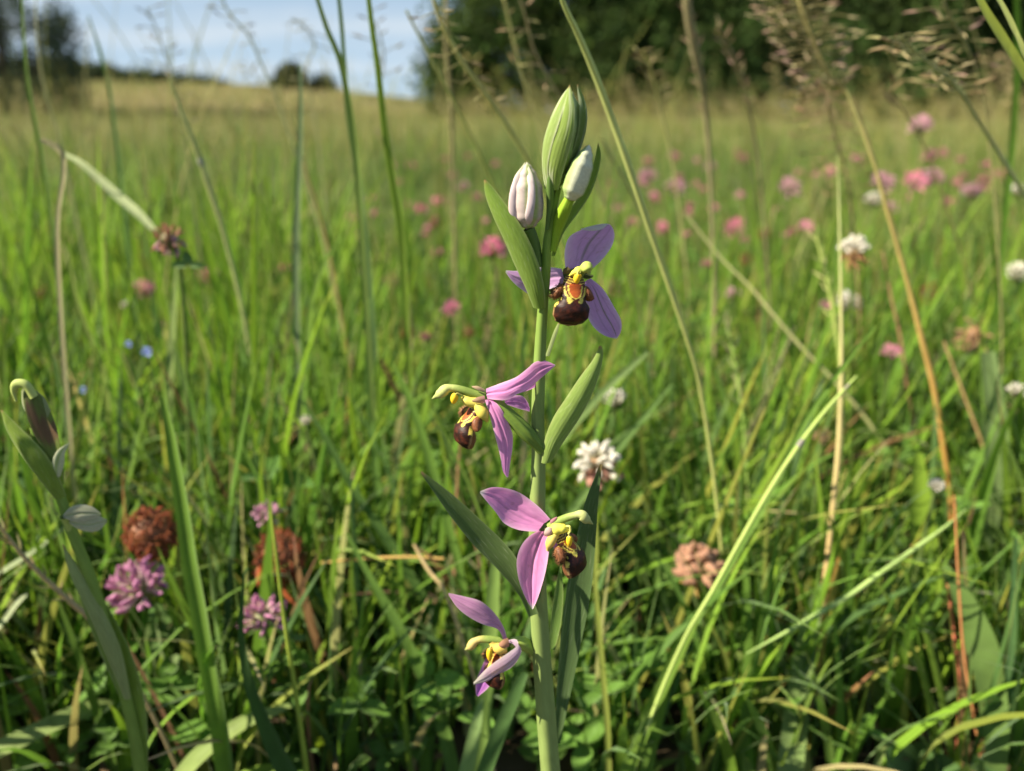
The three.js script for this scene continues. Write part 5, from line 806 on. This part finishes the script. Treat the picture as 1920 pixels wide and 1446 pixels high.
bends.forEach((b, i) => {
  const geo = swardBlade(b, 0.3, 4);
  sow('meadow_grass', ['fine upright grass of the middle meadow', 'leaning grass of the middle meadow', 'arching grass of the middle meadow', 'strongly curved grass of the middle meadow'][i], 'grass', geo, grassM, 15000, () => {
    const p = spot(0.95, 4.2, 1.2), patchy = noise(p.x * 3 + 50, p.z * 3);
    const h = rr(0.08, 0.21) * (0.75 + 0.5 * patchy) * (rnd() < 0.12 ? 1.5 : 1), c = swardC(); if (hides(p, h)) return null;
    return { p, ry: rr(0, 6.28), rx: rr(-.15, .25), rz: rr(-.1, .3), s: V(rr(0.0018, 0.0058), h, h * 0.8), c: mul(mixc(mixc(c, C.straw, 0.08 + 0.22 * patchy), C.blue, 0.55 * smoothstep(fbm(p.x * 1.7 + 21, p.z * 1.2, 3), 0.45, 0.65)), 0.92) };
  });
});
const tuft = (() => { const list = []; for (let i = 0; i < 110; i++) { const g = swardBlade(bends[i % 4], 0.3, 3).scale(rr(0.014, 0.034), rr(0.6, 1.1), rr(0.5, 0.9)).rotateZ(rr(-.15, .25)).rotateY(rr(0, 6.3)).translate(rr(-.9, .9), 0, rr(-.9, .9)), k = rr(0.7, 1.3), y = rr(0.75, 1.35), a = g.attributes.color.array; for (let j = 0; j < a.length; j += 3) { a[j] *= k * y; a[j + 1] *= k; a[j + 2] *= k; } list.push(g); } return merge(list); })();
scatter('far_grass', 'tufted pale green grass of the far meadow', 'grass', tuft, grassM, 2600, () => {
  const p = spot(4, 17, 1.25), k = fbm(p.x * 0.4 + 7, p.z * 0.7, 3), h = rr(0.12, 0.24) * (0.7 + 0.6 * noise(p.x * 0.8, p.z * 0.8)), s = rr(0.75, 1.25), c = mul(mixc([0.15, 0.235, 0.035], [0.275, 0.31, 0.11], smoothstep(k, 0.3, 0.7) * 0.65 + rr(0, 0.2)), s);
  return { p, ry: rr(0, 6.28), s: V(h * 2.0, h, h * 2.0), c };
});
scatter('hill_grass', 'straw coloured grass on the rising far field', 'grass', tuft, grassM, 2800, () => {
  const D = 16 * Math.pow(4.4, rnd()), x = rr(-0.72, 0.35) * D, p = V(x, ground(x, -D), -D), k = fbm(p.x * 0.12 + 7, p.z * 0.2, 3), h = rr(0.22, 0.45) * (x > -0.2 * D ? 0.4 : 1), s = rr(0.8, 1.2);
  return { p, ry: rr(0, 6.28), s: V(h * 2.6, h, h * 2.6), c: mul(mixc([0.19, 0.23, 0.06], [0.31, 0.31, 0.115], smoothstep(k, 0.3, 0.65)), s) };
});
// seeding stalks standing above the sward
const stalk = (plumed) => { const l = [tube([V(0, 0, 0), V(0.01, 0.4, 0), V(-0.02, 0.75, 0.01), V(-0.09, 1, 0.02)], (t) => 0.0022 * (1.1 - 0.7 * t), { nu: 4, nv: 7, color: [1, 1, 1] })]; for (let i = 0; i < plumed; i++) { const f = 0.76 + 0.26 * (i / plumed), a = i * 2.4, g = spikeletG[i % 3].clone().scale(0.035, 0.05, 0.035); g.rotateZ(-0.9 + rr(-.3, .3)).rotateY(a).translate(-0.02 - 0.07 * clamp((f - 0.75) / 0.25, 0, 1) + Math.cos(a) * 0.008, f - 0.02, Math.sin(a) * 0.008); const cc = g.attributes.color.array; for (let k = 0; k < cc.length; k += 3) { cc[k] *= 0.9; cc[k + 1] *= 0.76; cc[k + 2] *= 0.85; } l.push(g); } return merge(l); };
scatter('seeding_stalks', 'thin seeding grass stalks rising above the meadow', 'grass', stalk(16), dryM, 1500, () => {
  const p = spot(1.1, 8, 0.9), h = rr(0.2, 0.36) * (p.x > -0.3 ? rr(1, 1.25) : 0.85); if ((Math.abs(p.x) < 0.1 && p.z > -1.4) || hides(p, h)) return null;
  const c = mixc(C.olive, [0.46, 0.42, 0.2], rnd());
  return { p, ry: rr(-.5, .5), rz: rr(0, .4), rx: rr(-.2, .2), s: V(h, h, h), c: mul(c, rr(0.8, 1.2)) };
});
scatter('grass_culms', 'thin bare green stems rising above the meadow', 'grass', stalk(0), grassM, 4200, () => {
  const p = spot(0.45, 6, 1.1), h = rr(0.18, 0.36) * (rnd() < 0.35 && p.z < -0.8 ? 1.35 : 1); if ((Math.abs(p.x) < 0.06 && p.z > -1.2) || hides(p, h)) return null;
  return { p, ry: rr(0, 6.3), rz: rr(-.1, .4), rx: rr(-.2, .2), s: V(h * 1.1, h, h * 1.1), c: mul(mixc(C.olive, [0.50, 0.46, 0.2], rnd()), rr(0.8, 1.2)) };
});
scatter('clover_leaves', 'low clover leaves covering the ground between the grass', 'ground cover', trefoil, leafM, 11500, () => {
  const p = spot(0.27, 3.2, 1.35), D = -p.z; if (noise(p.x * 9 + 3, p.z * 9) < 0.3) return null;
  p.y += rr(0.015, 0.085) * (D < 0.36 ? 0.6 : 1); const s = rr(0.006, 0.0155), k = rr(0.7, 1.3); if (hides(p, 0.005)) return null;
  return { p, ry: rr(0, 6.28), rx: rr(-.4, .8), rz: rr(-.5, .5), s: V(s, s, s), c: [0.11 * k, 0.22 * k, 0.03 * k] };
});
const herb = grid(4, 9, (u, t) => { const x = 2 * u - 1, w = 0.12 * Math.pow(Math.sin(Math.PI * clamp(0.05 + 0.94 * t, 0, 1)), 0.75); return { p: V(x * w, t * 0.9 - 0.25 * t * t, 0.55 * t * t + 0.25 * w * Math.abs(x)), c: mul([1, 1, 1], 0.85 + 0.3 * Math.pow(Math.abs(x), 0.5)) }; });
scatter('meadow_herbs', 'broad lance shaped herb leaves in the lower sward', 'ground cover', herb, leafM, 2000, () => {
  const p = spot(0.26, 2.6, 1.3), D = -p.z; if (Math.abs(p.x) < 0.02 && D < 0.28) return null;
  const s = rr(0.025, 0.075) * (D < 0.34 ? 0.8 : 1), k = rr(0.7, 1.3); if (hides(p, s)) return null; const c = rnd() < 0.7 ? [0.115, 0.21, 0.03] : [0.17, 0.27, 0.035];
  return { p, ry: rr(0, 6.28), rx: rr(-.3, .5), rz: rr(-.3, .3), s: V(s, s, s), c: mul(c, k) };
});
const longGeo = [swardBlade(0.15, 0.3, 8), swardBlade(0.45, 0.3, 8)];
longGeo.forEach((geo, i) => sow('tall_grass', ['long upright single grass blades standing out of the near sward', 'long leaning single grass blades standing out of the near sward'][i], 'grass', geo, grassM, 1050, () => {
  const p = spot(0.36, 1.15, 1.0), h = rr(0.14, 0.285); if (hides(p, h) || (Math.abs(p.x) < 0.05 && rnd() < 0.6)) return null;
  if (p.y + h > 0.25 && rnd() < 0.7) return null;
  return { p, ry: rr(0, 6.28), rx: rr(-.12, .12), rz: rr(-.12, .28), s: V(rr(0.003, 0.0062), h, h * 0.8), c: mul(mixc(C.green, C.bright, rnd()), rr(0.8, 1.2)) };
}));
{ const e = onZ(60, 780, 0.215);                   // unseen grass added beyond the left edge to shade the left orchid
  sow('added_shading_grass', 'unseen dense grass added beyond the left edge to shade the left orchid', 'grass', longGeo[0], grassM, 46, () => {
    const p = V(e.x - rr(0.05, 0.085), 0, e.z + rr(-0.012, 0.03)), h = rr(0.235, 0.29); p.y = ground(p.x, p.z);
    return { p, ry: rr(0, 6.28), rx: rr(-.03, .03), rz: rr(-.02, .04), s: V(rr(0.006, 0.009), h, h * 0.3), c: mul(C.green, rr(0.8, 1.2)) };
  }); }
scatter('dry_litter', 'dry brown stems and dead leaves lying on the soil', 'ground cover', swardBlade(0.4, 0.2, 4), dryM, 2600, () => {
  const p = spot(0.24, 1.2); p.y += rr(0.001, 0.02); const l = rr(0.02, 0.07), k = rr(0.5, 1.2);
  return { p, ry: rr(0, 6.28), rx: rr(1.1, 1.7), s: V(rr(0.001, 0.004), l, l), c: [0.26 * k, 0.17 * k, 0.085 * k] };
});

renderer.render(scene, camera);
